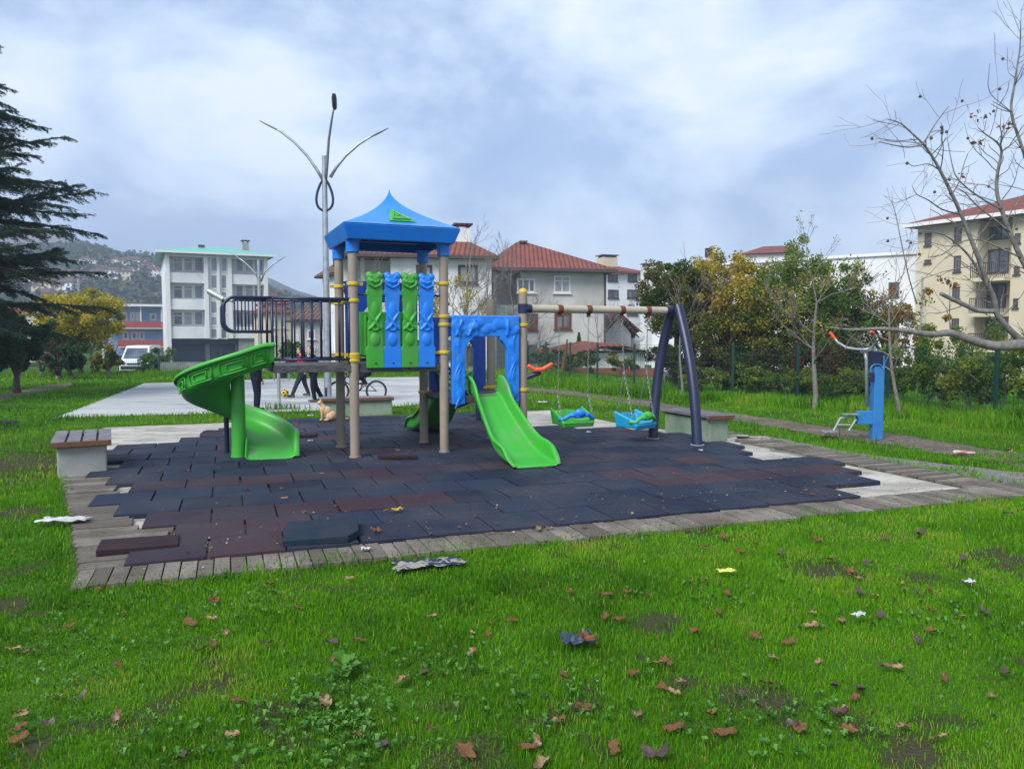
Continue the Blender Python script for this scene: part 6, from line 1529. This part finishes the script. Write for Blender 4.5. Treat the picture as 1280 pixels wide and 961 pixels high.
# ---------------------------------------------------------------- cat
p = G(407,529.5); p.z = .055; ct = thing('cat', 'ginger and cream cat sitting upright beside the pale green bench', 'cat', tuple(p)); K3 = Matrix.Rotation(R(195),3,'Z')
E = lambda x, y, z: p + K3 @ Vector((x,y,z))
m = MB(); m.ell(E(-.09,0,.085), (.10,.078,.085), K3); m.ell(E(-.03,0,.15), (.085,.065,.10), K3 @ Matrix.Rotation(.5,3,'Y')); m.ell(E(.035,0,.19), (.058,.055,.085), K3)
m.caps(E(.03,0,.23), E(.07,0,.285), .042,.036); m.ell(E(.085,0,.305), (.045,.042,.038), K3); m.ell(E(.122,0,.293), (.02,.02,.015), K3, 8, 6)
for s in (-1,1):
    m.tube([E(.075,s*.025,.33), E(.072,s*.03,.375)], [.018,.003], 8); m.caps(E(.05,s*.028,.17), E(.06,s*.026,.03), .026,.016); m.caps(E(.06,s*.026,.015), E(.085,s*.026,.012), .015,.014)
    m.ell(E(-.07,s*.06,.065), (.07,.032,.055), K3); m.caps(E(-.04,s*.065,.018), E(.02,s*.062,.014), .018,.015)
for a, b, r_ in (((-.17,0,.03),(-.25,.03,.022),.02),((-.25,.03,.022),(-.33,.02,.02),.018),((-.33,.02,.02),(-.38,-.02,.02),.016)): m.caps(E(*a), E(*b), r_)
m.build('body', MT['cat'], ct, remesh=.006)
for s in (-1,1):
    m = MB(); m.ell(E(.122,s*.018,.312), .006, nu=8, nv=6); m.build('eye', MT['black'], ct, smooth=True)
# ---------------------------------------------------------------- camera, light, sky
cam = bpy.data.cameras.new('camera'); co = bpy.data.objects.new('camera', cam); C.objects.link(co)
co.location = (0, 0, CAMZ); co.rotation_euler = (math.pi/2-PITCH, 0, 0)
cam.sensor_width = 36; cam.lens = F/1280*36; cam.clip_end = 3000; cam.clip_start = .05
sc = bpy.context.scene; sc.camera = co
SEL, SROT = R(44), R(200)
sun = bpy.data.lights.new('sun', 'SUN'); so = bpy.data.objects.new('sun', sun); C.objects.link(so)
sun.energy = 1.5; sun.angle = R(30); sun.color = (1, .97, .93)
dv = Vector((math.sin(R(215))*math.cos(SEL), math.cos(R(215))*math.cos(SEL), math.sin(SEL)))
so.rotation_euler = dv.to_track_quat('Z', 'Y').to_euler(); so.location = (0, 0, 40)
w = bpy.data.worlds.new('World'); sc.world = w; w.use_nodes = True; N = w.node_tree.nodes; L = w.node_tree.links
bg = N['Background']; bg.inputs[1].default_value = .1
sky = N.new('ShaderNodeTexSky'); sky.sky_type = 'NISHITA'; sky.sun_disc = False; sky.sun_elevation = SEL; sky.sun_rotation = R(215)
sky.air_density = 1.0; sky.dust_density = 1.0
tc = N.new('ShaderNodeTexCoord'); mpn = N.new('ShaderNodeMapping'); mpn.inputs['Scale'].default_value = (1, 1, 1.75); mpn.inputs['Location'].default_value = SKYOFF if 'SKYOFF' in globals() else (0.35, .2, .1)
L.new(tc.outputs['Generated'], mpn.inputs[0])
def nz(s, d, r, dist=0):
    n = N.new('ShaderNodeTexNoise'); n.inputs['Scale'].default_value = s; n.inputs['Detail'].default_value = d; n.inputs['Roughness'].default_value = r
    n.inputs['Distortion'].default_value = dist; L.new(mpn.outputs[0], n.inputs['Vector']); return n.outputs['Fac']
def ramp(s, pts):
    r = N.new('ShaderNodeValToRGB'); L.new(s, r.inputs[0]); e = r.color_ramp.elements
    e[0].position = pts[0][0]; e[0].color = (*pts[0][1],1); e[1].position = pts[1][0]; e[1].color = (*pts[1][1],1)
    for p, c in pts[2:]: q = e.new(p); q.color = (*c,1)
    return r.outputs[0]
cl = ramp(nz(2.7, 9, .58, .2), [(.34,(1.05,1.45,2.35)),(.44,(1.4,1.8,2.55)),(.50,(2.05,2.5,3.15)),(.555,(2.65,3.05,3.55)),(.63,(3.5,3.65,3.85))])
thin = ramp(nz(1.1, 4, .5), [(.35,(.0,.0,.0)),(.8,(.25,.25,.25))])
mx = N.new('ShaderNodeMix'); mx.data_type = 'RGBA'; L.new(thin, mx.inputs['Factor']); L.new(cl, mx.inputs['A']); L.new(sky.outputs[0], mx.inputs['B'])
L.new(mx.outputs['Result'], bg.inputs[0])
vs = sc.view_settings; sc.display_settings.display_device = 'sRGB'; vs.view_transform = 'Standard'; vs.look = 'None'; vs.gamma = 1; vs.use_curve_mapping = False; vs.exposure = 1.7
sc.cycles.max_bounces = 6; sc.cycles.use_denoising = True; sc.cycles.volume_bounces = 0

hz_ = bpy.data.materials.new('haze air'); hz_.use_nodes = True; N = hz_.node_tree.nodes; N.remove(N['Principled BSDF'])
pv = N.new('ShaderNodeVolumePrincipled'); pv.inputs['Color'].default_value = (.62,.76,1,1); pv.inputs['Density'].default_value = .0011; pv.inputs['Anisotropy'].default_value = 0
hz_.node_tree.links.new(pv.outputs[0], N['Material Output'].inputs['Volume'])
m = MB(); m.box((0,480,60), (1500,1120,140)); h_ = m.build('haze', hz_); h_['kind'] = 'stuff'
